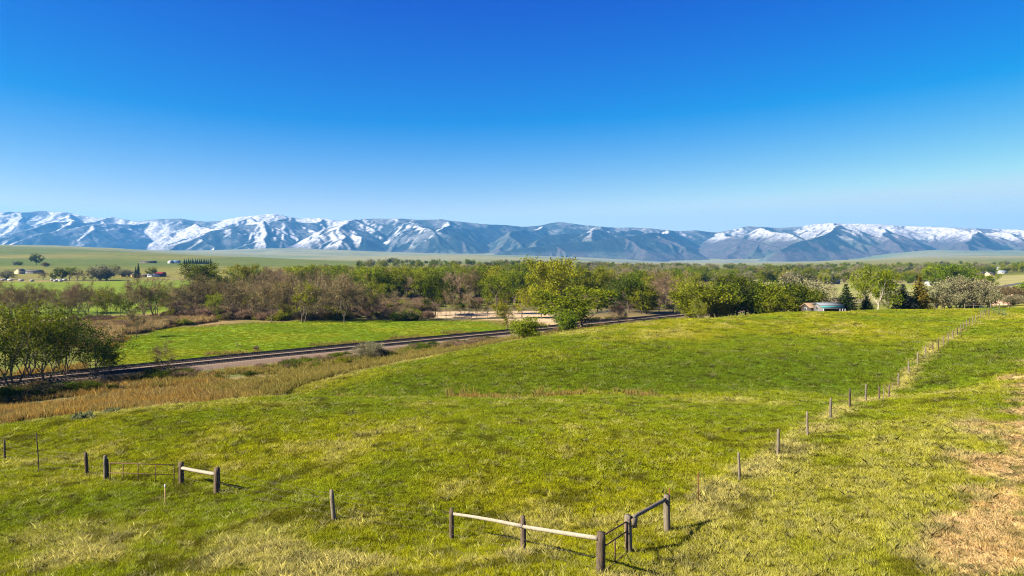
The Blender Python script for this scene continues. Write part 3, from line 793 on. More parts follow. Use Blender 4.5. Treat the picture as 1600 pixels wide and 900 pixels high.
def scatter(name, meshes, pts, scale, which, tint, label, cat, zscale=None, mats=None):
    col = bpy.data.collections.new(name + '_shapes')
    for i, me in enumerate(meshes):
        o = bpy.data.objects.new('%s_shape_%02d' % (name, i), me); col.objects.link(o)
    me = bpy.data.meshes.new(name)
    me.vertices.add(len(pts)); me.vertices.foreach_set('co', np.asarray(pts, np.float32).ravel())
    n = len(pts)
    zs = scale if zscale is None else zscale
    for an, typ, key, arr in (('size', 'FLOAT_VECTOR', 'vector', np.column_stack([scale, scale, zs])), ('turn', 'FLOAT_VECTOR', 'vector', np.column_stack([rng.normal(size=n) * 0.08, rng.normal(size=n) * 0.08, rng.uniform(0, 6.28, n)])),
                              ('which', 'INT', 'value', which), ('tint', 'FLOAT_COLOR', 'color', np.column_stack([tint, np.ones(n)]))):
        at = me.attributes.new(an, typ, 'POINT')
        at.data.foreach_set(key, np.asarray(arr, np.int32 if typ == 'INT' else np.float32).ravel())
    ob = link(name, me)
    ng = bpy.data.node_groups.new(name, 'GeometryNodeTree')
    ng.interface.new_socket('Geometry', in_out='INPUT', socket_type='NodeSocketGeometry'); ng.interface.new_socket('Geometry', in_out='OUTPUT', socket_type='NodeSocketGeometry')
    gi, go = ng.nodes.new('NodeGroupInput'), ng.nodes.new('NodeGroupOutput')
    ci = ng.nodes.new('GeometryNodeCollectionInfo'); ci.inputs['Collection'].default_value = col; ci.inputs['Separate Children'].default_value = True; ci.inputs['Reset Children'].default_value = True
    ip = ng.nodes.new('GeometryNodeInstanceOnPoints'); ip.inputs['Pick Instance'].default_value = True
    def na(nm, t):
        a = ng.nodes.new('GeometryNodeInputNamedAttribute'); a.data_type = t; a.inputs['Name'].default_value = nm
        return [o for o in a.outputs if o.enabled and o.name == 'Attribute'][0]
    L = ng.links.new
    L(gi.outputs[0], ip.inputs['Points']); L(ci.outputs[0], ip.inputs['Instance'])
    L(na('which', 'INT'), ip.inputs['Instance Index']); L(na('size', 'FLOAT_VECTOR'), ip.inputs['Scale'])
    er = ng.nodes.new('FunctionNodeEulerToRotation'); L(na('turn', 'FLOAT_VECTOR'), er.inputs[0]); L(er.outputs[0], ip.inputs['Rotation'])
    L(ip.outputs[0], go.inputs[0])
    md = ob.modifiers.new('scatter', 'NODES'); md.node_group = ng
    return kind(ob, 'stuff', label, cat)

def build_grass():
    green = tuft_material('grass_blades', (0.42, 0.40, 0.02), 0.25)
    pale = tuft_material('seed_grass', (0.56, 0.50, 0.20), 0.6)
    ms = []
    for i in range(4):
        me = tuft_mesh('grass_tuft', 400 + i, 48, 0.24, 0.06, 0.20, 0.008, 0.5); me.materials.append(green); ms.append(me)
    for i in range(3):
        me = tuft_mesh('seed_tuft', 410 + i, 38, 0.22, 0.10, 0.32, 0.0065, 0.6); me.materials.append(pale); ms.append(me)
    for i in range(2):
        me = tuft_mesh('straw_tuft', 420 + i, 30, 0.25, 0.04, 0.13, 0.010, 1.1); me.materials.append(pale); ms.append(me)
    n = 330000
    Y = np.exp(rng.uniform(math.log(16.5), math.log(205), n)); px = rng.uniform(-60, 1660, n)
    far = rng.random(n) < 0.35
    Y[far] = np.exp(rng.uniform(math.log(16.5), math.log(62), far.sum()))
    X = (px - 800) / F * Y
    d = drop(X, Y)
    keep = (d < 17.5 + rng.uniform(-1, 1, n))
    so = poly_sd(X, Y, SOIL_POLY) + 2.2 * fbm(X / 3.1, Y / 3.1, 41, 4)
    keep &= (so < 0.2) | (rng.random(n) < 0.34)
    X, Y, d, so = X[keep], Y[keep], d[keep], so[keep]; n = len(X)
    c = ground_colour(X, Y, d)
    n2 = fbm(X / 3.1, Y / 3.1, 41, 4); n1 = fbm(X / 14, Y / 14, 31, 4)
    c *= (1 + 0.42 * rng.normal(size=n) * np.clip(38 / Y, 0.3, 1)).clip(0.35, 2.0)[:, None]
    dark = np.maximum(sstep(0.30, 0.48, fbm(X / 1.5, Y / 1.5, 201, 3)), sstep(0.42, 0.55, fbm(X / 0.6, Y / 0.6, 207, 2))) * 0.68
    c *= (1 - dark)[:, None]
    dryk = c[:, 2] / (c[:, 1] + 1e-6)
    pseed = np.clip(0.05 + 1.3 * (dryk - 0.12), 0.03, 0.6)
    which = np.where(rng.random(n) < pseed, rng.integers(4, 7, n), rng.integers(0, 4, n))
    which = np.where(so > 0.4, np.where(rng.random(n) < 0.75, rng.integers(7, 9, n), rng.integers(0, 4, n)), which)
    sc = np.clip(Y / 44, 0.62, 2.3) * rng.uniform(0.7, 1.4, n)
    zs = np.clip(Y / 70, 0.8, 1.25) * rng.lognormal(-0.08, 0.38, n).clip(0.45, 1.55) * (1 + 0.3 * n2 + 0.3 * n1)
    scatter('meadow_grass', ms, np.column_stack([X, Y, CAMZ - d]), sc, which, np.clip(c * 1.12, 0.01, 0.8), 'short spring grass and dry seed heads covering the hill', 'grass', zs)

    # rougher growth on the meadow by the rails
    n = 26000
    Y = rng.uniform(138, 266, n); px = rng.uniform(130, 810, n); X = (px - 800) / F * Y
    k = poly_sd(X, Y, MEADOW) > -3; X, Y = X[k], Y[k]; n = len(X); d = drop(X, Y)
    c = ground_colour(X, Y, d) * rng.uniform(0.75, 1.35, (n, 1))
    scatter('pasture_grass', ms[:4], np.column_stack([X, Y, CAMZ - d]), rng.uniform(1.6, 3.2, n), rng.integers(0, 4, n), c, 'bright green pasture grass between the rails and the river trees', 'grass', rng.uniform(0.6, 1.5, n))

    # tan reeds between the left end of the meadow and the bare trees
    n = 9000
    Y = rng.uniform(185, 275, n); px = rng.uniform(90, 340, n); X = (px - 800) / F * Y
    k = poly_sd(X, Y, [at_depth(*p)[:2] for p in [(92, 190), (110, 228), (190, 256), (310, 268), (335, 256), (262, 236), (190, 208), (155, 178)]]) + 5 * fbm(X / 8, Y / 8, 251, 3) > 0
    X, Y = X[k], Y[k]; n = len(X); d = drop(X, Y)
    c = mixc(np.tile(np.array((0.20, 0.125, 0.045)), (n, 1)), np.clip(0.5 + fbm(X / 6, Y / 6, 255, 3) + 0.3 * rng.normal(size=n), 0, 1), np.array((0.34, 0.255, 0.11)))
    rd = tuft_material('reeds', (0.36, 0.25, 0.10), 0.3, 0.2); rm = []
    for i in range(2):
        me = tuft_mesh('reed_tuft', 440 + i, 34, 0.3, 0.5, 1.1, 0.018, 0.15); me.materials.append(rd); rm.append(me)
    scatter('reed_bed', rm, np.column_stack([X, Y, CAMZ - d]), rng.uniform(1.6, 3.0, n), rng.integers(0, 2, n), c, 'tan reed bed between the meadow and the bare trees on the left', 'reeds', rng.uniform(1.2, 2.6, n))

    # tall tawny grass in the hollows and along the foot of the hill
    tall = tuft_material('tawny_grass', (0.36, 0.25, 0.07), 0.45, 0.25)
    ms = []
    for i in range(3):
        me = tuft_mesh('tawny_tuft', 430 + i, 30, 0.30, 0.5, 1.1, 0.014, 0.22); me.materials.append(tall); ms.append(me)
    P_ = []
    n = 120000
    Y = np.exp(rng.uniform(math.log(50), math.log(280), n)); px = rng.uniform(-120, 1080, n); X = (px - 800) / F * Y
    td = ((X - TRACK_A[0]) * (TRACK_B[1] - TRACK_A[1]) - (Y - TRACK_A[1]) * (TRACK_B[0] - TRACK_A[0])) / np.hypot(*(TRACK_B - TRACK_A))
    a = sstep(-4, 3, poly_sd(X, Y, ORANGE_L) + 3 * fbm(X / 4, Y / 4, 211, 3)) * (0.25 + 0.5 * sstep(-0.2, 0.3, fbm(X / 3, Y / 3, 213, 3)))
    g = sstep(3.2, 1.0, np.abs(Y - 65.5 + 0.04 * X)) * sstep(-24, -6, X) * sstep(24, 12, X) * sstep(-0.1, 0.5, fbm(X / 4, Y / 4, 219, 3)) * 0.22
    v = sstep(10, 24, td) * sstep(-0.3, 0.3, fbm(X / 9, Y / 9, 221, 3) + 0.12) * 0.7
    w2 = sstep(-6, 4, poly_sd(X, Y, [at_depth(*p)[:2] for p in [(95, 190), (120, 225), (200, 250), (300, 265), (330, 258), (260, 238), (190, 212), (160, 180)]])) * 0.8
    w = sstep(-7, -10, td) * sstep(-24, -13, td) * sstep(0.0, 0.3, fbm(X / 14, Y / 14, 225, 3)) * 0.5
    d = drop(X, Y)
    v = np.where(d < 17, 0, v)
    k = rng.random(n) < np.maximum(np.maximum(a, g), np.maximum(v, np.maximum(w, w2)))
    X, Y, d, a, g = X[k], Y[k], d[k], a[k], g[k]; n = len(X)
    mixk = np.clip(0.5 + 0.9 * fbm(X / 5, Y / 5, 231, 3) + 0.25 * rng.normal(size=n), 0, 1)
    c = mixc(np.tile(np.array((0.25, 0.145, 0.026)), (n, 1)), mixk, np.array((0.19, 0.145, 0.055)))
    c = mixc(c, sstep(-0.05, 0.35, fbm(X / 7, Y / 7, 241, 3)) * 0.8 * (g < 0.1), np.array((0.12, 0.13, 0.025)))
    c = mixc(c, sstep(340, 220, 800 + F * X / Y) * 0.45 * (mixk < 0.6), np.array((0.30, 0.155, 0.024)))
    c = mixc(c, sstep(300, 440, 800 + F * X / Y) * 0.75 * (g < 0.1), np.array((0.135, 0.145, 0.026)))
    sc = np.clip(Y / 75, 0.8, 2.2) * rng.uniform(0.7, 1.3, n)
    zs = rng.uniform(0.5, 1.4, n) * np.where(g > 0.1, 0.55, 1.0)
    scatter('tawny_grass', ms, np.column_stack([X, Y, CAMZ - d]), sc, rng.integers(0, 3, n), c, 'tall tawny dead grass in the hollow and along the foot of the hill', 'grass', zs)
build_grass()

# ------------------------------------------------------------------ railway
RAIL_C = np.array([(-262.0, -42.0), (-84, 127.0), (-58, 153.5), (-33, 176.5), (0, 206.5), (66, 270.5), (205, 405)])
def offset_line(pts, off, step=4.0):
    seg = np.hypot(*np.diff(pts, axis=0).T); s = np.concatenate([[0], np.cumsum(seg)])
    t = np.arange(0, s[-1], step)
    x, y = np.interp(t, s, pts[:, 0]), np.interp(t, s, pts[:, 1])
    k = np.ones(9) / 9
    xs = np.convolve(np.pad(x, 4, 'edge'), k, 'valid'); ys = np.convolve(np.pad(y, 4, 'edge'), k, 'valid')
    dx, dy = np.gradient(xs), np.gradient(ys); l = np.hypot(dx, dy)
    nx, ny = dy / l, -dx / l
    return np.column_stack([xs + nx * off, ys + ny * off]), np.column_stack([dx / l, dy / l]), np.column_stack([nx, ny])
RZ = CAMZ - 21.35                                       # top of ballast
M['ballast'] = noisy_mat('ballast', (0.11, 0.074, 0.046), (0.26, 0.18, 0.115), 5.0, 0.95, 0.8)
M['tie'] = noisy_mat('tie', (0.012, 0.010, 0.009), (0.035, 0.028, 0.022), 2.0, 0.9)
M['steel'] = noisy_mat('steel', (0.03, 0.022, 0.018), (0.07, 0.05, 0.04), 3.0, 0.7, 0, 0.1)
M['steel_top'] = noisy_mat('steel_top', (0.30, 0.29, 0.28), (0.42, 0.41, 0.40), 3.0, 0.3, 0, 0.9)
def build_railway():
    prof = [(-10.0, -2.2), (-6.6, -0.1), (-6.0, 0.0), (0, -0.05), (6.0, 0.0), (6.5, -0.1), (9.6, -1.9)]
    rows = []
    for o, z in prof:
        p, _, _ = offset_line(RAIL_C, o)
        zz = np.full(len(p), RZ + z)
        if abs(o) > 7.5: zz = np.minimum(zz, CAMZ - drop(p[:, 0], p[:, 1]) - 0.15)
        rows.append(np.column_stack([p, zz]))
    R = np.stack(rows, 1); n, m = R.shape[:2]
    i, j = np.meshgrid(np.arange(n - 1), np.arange(m - 1), indexing='ij')
    f = np.stack([i * m + j, i * m + j + 1, (i + 1) * m + j + 1, (i + 1) * m + j], -1).reshape(-1, 4)
    kind(link('railway_embankment', mesh_np('railway_embankment', R.reshape(-1, 3), f), M['ballast']), 'structure')
    for off, lab in ((-3.3, 'far railway track of the pair, dark ties and rails beside the meadow'), (3.3, 'near railway track of the pair, dark ties and rails above the pink ballast bank')):
        p, t, nn = offset_line(RAIL_C, off, 0.56)
        keep = p[:, 0] > -190; p, t, nn = p[keep], t[keep], nn[keep]
        mid = p[len(p) // 2]
        root = thing('railway_track', (mid[0], mid[1], RZ), lab, 'railway track', 'the two railway tracks')
        q = np.column_stack([p - mid, np.zeros(len(p))]); T = np.column_stack([t, np.zeros(len(p))]); Nn = np.column_stack([nn, np.zeros(len(p))])
        up = np.array((0, 0, 1.0))
        V = []
        for a, b, c in [(-1, -1, 0), (1, -1, 0), (1, 1, 0), (-1, 1, 0), (-1, -1, 1), (1, -1, 1), (1, 1, 1), (-1, 1, 1)]:
            V.append(q + T * a * 0.13 + Nn * b * 1.75 + up * (0.17 if c else -0.1))
        V = np.stack(V, 1).reshape(-1, 3)
        bf = np.array([(4, 5, 6, 7), (0, 1, 5, 4), (1, 2, 6, 5), (2, 3, 7, 6), (3, 0, 4, 7)])
        f = (np.arange(len(q))[:, None, None] * 8 + bf[None]).reshape(-1, 4)
        kind(link('ties', mesh_np('ties', V, f), M['tie'], root), 'stuff')
        for s in (-1, 1):
            qq, NN = q[::6], Nn[::6]
            cs = [(-0.07, 0.17), (-0.02, 0.20), (-0.036, 0.31), (-0.036, 0.34), (0.036, 0.34), (0.036, 0.31), (0.02, 0.20), (0.07, 0.17)]
            V = np.stack([qq + NN * (s * 0.7525 + a) + up * z for a, z in cs], 1)
            n, m = V.shape[:2]
            i, j = np.meshgrid(np.arange(n - 1), np.arange(m - 1), indexing='ij')
            f = np.stack([i * m + j, i * m + j + 1, (i + 1) * m + j + 1, (i + 1) * m + j], -1).reshape(-1, 4)
            link('rail', mesh_np('rail', V.reshape(-1, 3), f), M['steel'], root)
build_railway()

# ------------------------------------------------------------------ river channel and road
M['water'] = noisy_mat('water', (0.035, 0.05, 0.06), (0.06, 0.075, 0.08), 0.4, 0.08, 0.15, spec=0.6)
M['asphalt'] = noisy_mat('asphalt', (0.045, 0.045, 0.048), (0.075, 0.073, 0.072), 1.5, 0.9)
def ribbon(name, ctr, w0, mat, lift, k='structure'):
    ctr = np.array(ctr, float)
    seg = np.hypot(*np.diff(ctr[:, :2], axis=0).T); s = np.concatenate([[0], np.cumsum(seg)]); t = np.linspace(0, s[-1], 60)
    x, y = np.interp(t, s, ctr[:, 0]), np.interp(t, s, ctr[:, 1])
    kk = np.ones(7) / 7
    x = np.convolve(np.pad(x, 3, 'edge'), kk, 'valid'); y = np.convolve(np.pad(y, 3, 'edge'), kk, 'valid')
    dx, dy = np.gradient(x), np.gradient(y); l = np.hypot(dx, dy); nx, ny = dy / l, -dx / l
    w = w0 * (0.85 + 0.3 * fbm(t / 9, t * 0, 301, 2))
    rows = []
    for o in (-1, -0.33, 0.33, 1):
        X, Y = x + nx * w * o / 2, y + ny * w * o / 2
        rows.append(np.column_stack([X, Y, CAMZ - drop(X, Y) + lift]))
    R = np.stack(rows, 1); n, m = R.shape[:2]
    i, j = np.meshgrid(np.arange(n - 1), np.arange(m - 1), indexing='ij')
    f = np.stack([i * m + j, i * m + j + 1, (i + 1) * m + j + 1, (i + 1) * m + j], -1).reshape(-1, 4)
    return kind(link(name, mesh_np(name, R.reshape(-1, 3), f, True), mat), k)
ribbon('river', [at_depth(*p) for p in [(560, 268), (650, 268), (700, 268), (760, 270), (820, 272), (870, 276), (930, 300), (990, 340)]], 6.5, M['water'], 0.05)
ribbon('highway', [at_depth(*p) for p in [(1545, 500), (1556, 520), (1575, 560), (1600, 600), (1640, 620)]], 11.0, M['asphalt'], 0.10)
ribbon('farm_lane', [at_depth(*p) for p in [(1276, 350), (1310, 356), (1345, 362), (1370, 368)]], 5.0, M['asphalt'], 0.10)

# ------------------------------------------------------------------ fences and gates
M['wood_grey'] = noisy_mat('wood_grey', (0.055, 0.042, 0.028), (0.20, 0.165, 0.115), 6.0, 0.9, 0.6, stretch=(4, 4, 0.5), rand=0.15)
M['wood_pale'] = noisy_mat('wood_pale', (0.13, 0.11, 0.08), (0.33, 0.285, 0.21), 5.0, 0.85, 0.6, stretch=(0.6, 5, 5))
M['wood_dark'] = noisy_mat('wood_dark', (0.030, 0.022, 0.015), (0.125, 0.088, 0.055), 6.0, 0.95, 0.7, stretch=(4, 4, 0.5), rand=0.2)
M['rust'] = noisy_mat('rust', (0.09, 0.032, 0.014), (0.22, 0.085, 0.03), 9.0, 0.9, 0.4)
M['rust_dark'] = noisy_mat('rust_dark', (0.045, 0.024, 0.016), (0.12, 0.06, 0.035), 9.0, 0.85, 0.3)
M['wire'] = noisy_mat('wire', (0.10, 0.085, 0.07), (0.20, 0.18, 0.16), 5.0, 0.6, 0, 0.5)
M['gate_green'] = noisy_mat('gate_green', (0.018, 0.045, 0.028), (0.035, 0.075, 0.045), 3.0, 0.6)
M['stake'] = noisy_mat('stake', (0.45, 0.30, 0.12), (0.60, 0.42, 0.18), 3.0, 0.8)
M['white_paint'] = noisy_mat('white_paint', (0.70, 0.69, 0.66), (0.82, 0.81, 0.78), 2.0, 0.6)

def pole_mesh(name, a, b, r0, r1, seed=0, n=10, rings=6, wob=0.05, flat=1.0, cap=0.0):
    """a slightly crooked, uneven round or flattened pole from a to b"""
    rg = np.random.default_rng(seed)
    a, b = np.asarray(a, float), np.asarray(b, float)
    d = unit(b - a); ref = np.array((0, 0, 1.0)) if abs(d[2]) < 0.8 else np.array((1.0, 0, 0))
    s = unit(np.cross(d, ref)); u = np.cross(s, d); L = np.linalg.norm(b - a)
    V = []
    prof = 1 + rg.normal(size=n) * wob
    an = np.arange(n) * 2 * math.pi / n
    bend = rg.normal(size=2) * (0.006 if wob else 0.0) * L
    for k in range(rings + 1):
        t = k / rings; r = r0 + (r1 - r0) * t
        c = a + d * L * t + (s * bend[0] + u * bend[1]) * math.sin(math.pi * t)
        rr = r * prof * (1 + rg.normal(size=n) * wob * 0.5)
        if k == rings: rr = rr * (1 - cap)
        V.append(c + np.cos(an)[:, None] * s * rr[:, None] + np.sin(an)[:, None] * u * (rr * flat)[:, None])
    V = np.concatenate(V)
    i, j = np.meshgrid(np.arange(rings), np.arange(n), indexing='ij'); j2 = (j + 1) % n
    f = np.stack([i * n + j, i * n + j2, (i + 1) * n + j2, (i + 1) * n + j], -1).reshape(-1, 4)
    caps = np.stack([np.arange(n)[::-1], rings * n + np.arange(n)])
    me = mesh_np(name, V, [f, caps])
    return me

def tpost_mesh(name, h):
    """steel T-section post with studs"""
    V, Fq = [], []
    def bx(x0, x1, y0, y1, z0, z1):
        o = len(V)
        V.extend([(x, y, z) for z in (z0, z1) for y in (y0, y1) for x in (x0, x1)])
        for q in [(0, 2, 3, 1), (4, 5, 7, 6), (0, 1, 5, 4), (2, 6, 7, 3), (0, 4, 6, 2), (1, 3, 7, 5)]: Fq.append([o + k for k in q])
    bx(-0.022, 0.022, -0.004, 0.004, -0.3, h); bx(-0.004, 0.004, 0.004, 0.035, -0.3, h)
    for k in range(int(h / 0.12)): bx(-0.008, 0.008, -0.014, -0.004, 0.1 + k * 0.12, 0.13 + k * 0.12)
    return mesh_np(name, V, np.array(Fq))

_seed = [1000]
def nxt():
    _seed[0] += 1; return _seed[0]

def pt(px, py, Y):
    return np.array(((px - 800) / F * Y, Y, CAMZ - (py - HZ) / F * Y))

def post(root, base, h, r, mat, lean=(0, 0), name='post', cap=0.25):
    o = np.array(root.location)
    b = np.array(base) - o
    return link(name, pole_mesh(name, b + (0, 0, -0.3), b + (lean[0], lean[1], h), r * 1.05, r, nxt(), cap=cap), M[mat], root)

def wires(root, tops, levels, r=0.004):
    """tops: list of (base xyz, height) along the fence; a strand per level (fraction of the height)"""
    o = np.array(root.location)
    for lv in levels:
        V, Fq = [], []; n0 = 0
        for (a, ha), (b, hb) in zip(tops[:-1], tops[1:]):
            A = np.array(a) + (0, 0, ha * lv) - o; B = np.array(b) + (0, 0, hb * lv) - o
            prev = None
            for k in range(5):
                t = k / 4; c = A + (B - A) * t - np.array((0, 0, 0.03 * 4 * t * (1 - t)))
                if prev is not None:
                    v, f = tubes([(prev, c, r, r, 9)], r); V.append(v); Fq.append(f + n0); n0 += len(v)
                prev = c
        link('wire', mesh_np('wire', np.concatenate(V), np.concatenate(Fq)), M['wire'], root)

# long fence up the right of the field
def build_fences():
    spec = [(1155, 753, 1.43, 'wood_grey', 0.06), (1215, 713, 1.48, 'wood_grey', 0.075), (1262, 682, 1.52, 'wood_grey', 0.07), (1298, 656, 1.5, 'wood_grey', 0.075), (1328, 637, 1.47, 'wood_dark', 0.085),
            (1353, 629, 1.5, 'wood_grey', 0.075), (1373, 627, 1.2, 'wood_dark', 0.07), (1380.5, 626, 1.1, 'wood_grey', 0.035), (1388.5, 623, 1.35, 'wood_dark', 0.075), (1404, 605, 1.45, 'wood_grey', 0.08), (1419.5, 585, 1.45, 'wood_grey', 0.08), (1434.5, 570, 1.5, 'wood_grey', 0.085), (1446, 559, 1.5, 'wood_grey', 0.08), (1457, 551, 1.4, 'wood_dark', 0.08),
            (1466.5, 546, 1.4, 'wood_dark', 0.08), (1474.5, 541, 1.4, 'wood_grey', 0.08), (1482, 535, 1.45, 'wood_grey', 0.08), (1489, 530, 1.45, 'wood_grey', 0.08), (1495, 524, 1.45, 'wood_dark', 0.09), (1500.5, 519.5, 1.45, 'wood_grey', 0.08), (1505.5, 515.5, 1.45, 'wood_grey', 0.08), (1510.5, 511.5, 1.45, 'wood_grey', 0.08), (1515, 508, 1.45, 'wood_dark', 0.08),
            (1519.5, 505, 1.45, 'wood_grey', 0.08), (1524, 502, 1.45, 'wood_grey', 0.08), (1528, 499.5, 1.45, 'wood_dark', 0.08), (1532, 497, 1.45, 'wood_grey', 0.08), (1536, 495, 1.45, 'wood_grey', 0.08), (1540, 493, 1.5, 'wood_dark', 0.09), (1545, 491.5, 1.6, 'wood_dark', 0.11)]
    b0 = hit(1091, 790)
    root = thing('wire_fence', b0, 'long wire fence of weathered wooden posts running up the right of the green field', 'fence')
    tp = link('steel_post', tpost_mesh('steel_post', 1.36), M['rust'], root); tp['label'] = 'rusty orange steel post'
    b1 = pt(1046, 834, 26.1); b1[2] = zat(b1[0], b1[1])
    tq = link('steel_post', tpost_mesh('steel_post', 1.68), M['rust'], root, loc=b1 - b0); tq['label'] = 'rusty orange steel post'
    line = [(b1, 1.45), (b0, 1.3)]
    for px, py, h, mt, r in spec:
        b = hit(px, py)
        post(root, b, h, r, mt, (random.gauss(0, 0.03), random.gauss(0, 0.03)))
        line.append((b, h))
    wires(root, line, (0.22, 0.45, 0.68, 0.9))

    # corner: pale rails on three posts
    bl, bm = hit(706, 845), hit(817, 868); bc = at_depth(938, 20.0)
    root = thing('rail_fence', bm, 'pale weathered two-rail wooden fence on three posts meeting the corner gate', 'fence')
    ht = lambda b, py: CAMZ - (py - HZ) / F * b[1] - b[2]
    post(root, bl, ht(bl, 794), 0.088, 'wood_dark', (-0.01, 0)); post(root, bm, ht(bm, 806), 0.095, 'wood_dark', (0.0, 0)); post(root, bc, ht(bc, 832), 0.135, 'wood_dark', (0.02, 0), cap=0.1)
    o = bm
    def rl(a, b, r0, r1, mt, rt, flat=1.0, nm='rail'):
        return link(nm, pole_mesh(nm, np.array(a) - np.array(rt.location), np.array(b) - np.array(rt.location), r0, r1, nxt(), n=9, rings=10, wob=0.06, flat=flat), M[mt], rt)
    f = np.array((0, -0.12, 0))
    rl(pt(709, 803, bl[1] - 0.1), pt(816, 822, bm[1] - 0.14), 0.044, 0.05, 'wood_pale', root, 1.25)
    rl(pt(818, 823, bm[1] - 0.14), pt(933, 841, bc[1] - 0.06), 0.05, 0.056, 'wood_pale', root, 1.25)
    wires(root, [(bl + f, 1.2), (bm + f, 1.2), (bc + f, 1.25)], (0.25, 0.5), 0.003)

    # brace: two thick posts with a log between, beside the small gate
    g1, g2 = hit(983, 867), hit(1043, 834)
    root = thing('fence_brace', g1, 'grey log brace between two thick posts at the start of the wire fence', 'fence brace')
    post(root, g1, ht(g1, 805), 0.125, 'wood_grey', (-0.05, 0), cap=0.1); post(root, g2, ht(g2, 773), 0.115, 'wood_grey', (-0.03, 0), cap=0.15)
    rl(pt(988, 809, g1[1]), pt(1041, 780, g2[1]), 0.07, 0.075, 'wood_grey', root)
    v, q = tubes([(g1 + (0.1, 0, 0.1) - g1, g2 + (-0.1, -0.1, 1.2) - g1, 0.005, 0.005, 9)], 0.005)
    link('brace_wire', mesh_np('brace_wire', v, q), M['rust_dark'], root)
    pl = np.array([(x, y, z) for z in (-0.17, 0.17) for y in (-0.006, 0.006) for x in (-0.11, 0.11)])
    link('plate', mesh_np('plate', pl, np.array([(0, 2, 3, 1), (4, 5, 7, 6), (0, 1, 5, 4), (2, 6, 7, 3), (0, 4, 6, 2), (1, 3, 7, 5)])), M['wood_grey'], root, loc=(0.17, -0.13, 1.16), rot=(0, 0, 0.4))

    # rusty pipe gate between corner post and brace
    a, b = bc + (0.14, 0.15, 0), g1 + (-0.13, -0.14, 0)
    root = thing('pipe_gate', a, 'small rusty pipe gate between the corner post and the grey log brace', 'gate')
    e = b - a
    def pipe(nm, p, q, r=0.024):
        return link(nm, pole_mesh(nm, p, q, r, r, nxt(), n=8, rings=2, wob=0.0), M['rust_dark'], root)
    for t in (0.0, 0.45, 1.0): pipe('upright', e * t + (0, 0, 0.10), e * t + (0, 0, 1.22 if t != 0.45 else 0.87))
    for h in (0.12, 0.86, 1.20): pipe('crossbar', (0, 0, h), e + (0, 0, h))

    # left gate group
    L1, L2, L3, L4, L5 = hit(165, 752), hit(283, 757), hit(339, 772), hit(136.5, 743), hit(7, 719)
    a = hit(170, 754); b = hit(272, 758)
    root = thing('pipe_gate', a, 'long rusty pipe gate on the left of the field with five uprights', 'gate')
    e = b - a; e[2] = e[2]
    for t in (0.02, 0.22, 0.45, 0.72, 1.0): pipe('upright', e * t + (0, 0, 0.03), e * t + (0, 0, 1.02 if t else 1.02), 0.022)
    for h, rr in ((0.06, 0.022), (0.52, 0.02), (1.02, 0.024)): pipe('crossbar', (0, 0, h), e + (0, 0, h), rr)
    root = thing('fence_brace', L2, 'thick brown posts joined by a grey rail right of the long pipe gate', 'fence brace')
    post(root, L2, 1.14, 0.135, 'wood_dark', (0, 0), cap=0.12); post(root, L3, 1.28, 0.135, 'wood_dark', (0, 0), cap=0.12)
    rl(L2 + (0.08, -0.05, 0.86), L3 + (-0.03, -0.05, 0.98), 0.085, 0.09, 'wood_pale', root)
    wires(root, [(L2, 1.1), (L3, 1.2)], (0.35, 0.6), 0.003)
    root = thing('wire_fence', L4, 'short wire fence of old posts at the left edge beside the long pipe gate', 'fence')
    post(root, L1, 1.34, 0.095, 'wood_grey', (-0.03, 0)); p2 = post(root, L1 + (0.14, 0.05, 0), 1.15, 0.04, 'wood_dark', (-0.06, 0))
    post(root, L4, 1.25, 0.085, 'wood_dark', (-0.10, 0)); post(root, L5, 1.27, 0.06, 'wood_dark', (-0.01, 0))
    b58 = hit(61, 736); po = post(root, b58, 2.12, 0.032, 'wood_dark', (-0.16, 0), cap=0.0); po['label'] = 'thin tall leaning pole'
    wires(root, [(at_depth(-60, 46), 1.25), (L5, 1.2), (b58, 1.25), (L4, 1.2), (L1, 1.2)], (0.25, 0.5, 0.75, 0.95))
    b5 = hit(523, 815)
    root = thing('wire_fence', b5, 'single leaning grey post carrying slack wires between the two gates', 'fence')
    post(root, b5, 1.27, 0.082, 'wood_grey', (-0.13, 0.0))
    wires(root, [(L3, 1.15), (b5, 1.15), (bl, 1.15)], (0.25, 0.5, 0.75, 0.95), 0.003)
    s = hit(258.5, 790)
    root = thing('survey_stake', s, 'thin yellow wooden stake with a white tip in front of the pipe gate', 'stake')
    link('shaft', pole_mesh('shaft', (0, 0, -0.2), (-0.02, 0, 0.82), 0.022, 0.02, nxt(), n=4, rings=2, wob=0), M['stake'], root)
    link('painted_tip', pole_mesh('painted_tip', (-0.02, 0, 0.82), (-0.022, 0, 0.96), 0.026, 0.026, nxt(), n=4, rings=1, wob=0), M['white_paint'], root)

    # far end: green pipe panels and a pole fence by the trees
    e0, e1, e2, e3 = [at_depth(px, Y) for px, Y in ((1531, 178), (1545.5, 177), (1561, 170), (1572, 160))]
    for a, b, lb in ((e0, e1, 'leftmost of three dark green pipe gates at the far end of the fence'), (e1, e2, 'middle dark green pipe gate at the far end of the fence'), (e2, e3, 'rightmost of three dark green pipe gates at the far end of the fence')):
        root = thing('corral_gate', a, lb, 'gate', 'green pipe gates'); e = (b - a) * 0.97
        for t in (0.0, 0.5, 1.0): link('upright', pole_mesh('upright', e * t + (0, 0, -0.05), e * t + (0, 0, 1.6), 0.05, 0.05, nxt(), n=8, rings=1, wob=0), M['gate_green'], root)
        for h in (0.3, 0.62, 0.94, 1.26, 1.56): link('crossbar', pole_mesh('crossbar', (0, 0, h), e + (0, 0, h), 0.03, 0.03, nxt(), n=8, rings=1, wob=0), M['gate_green'], root)
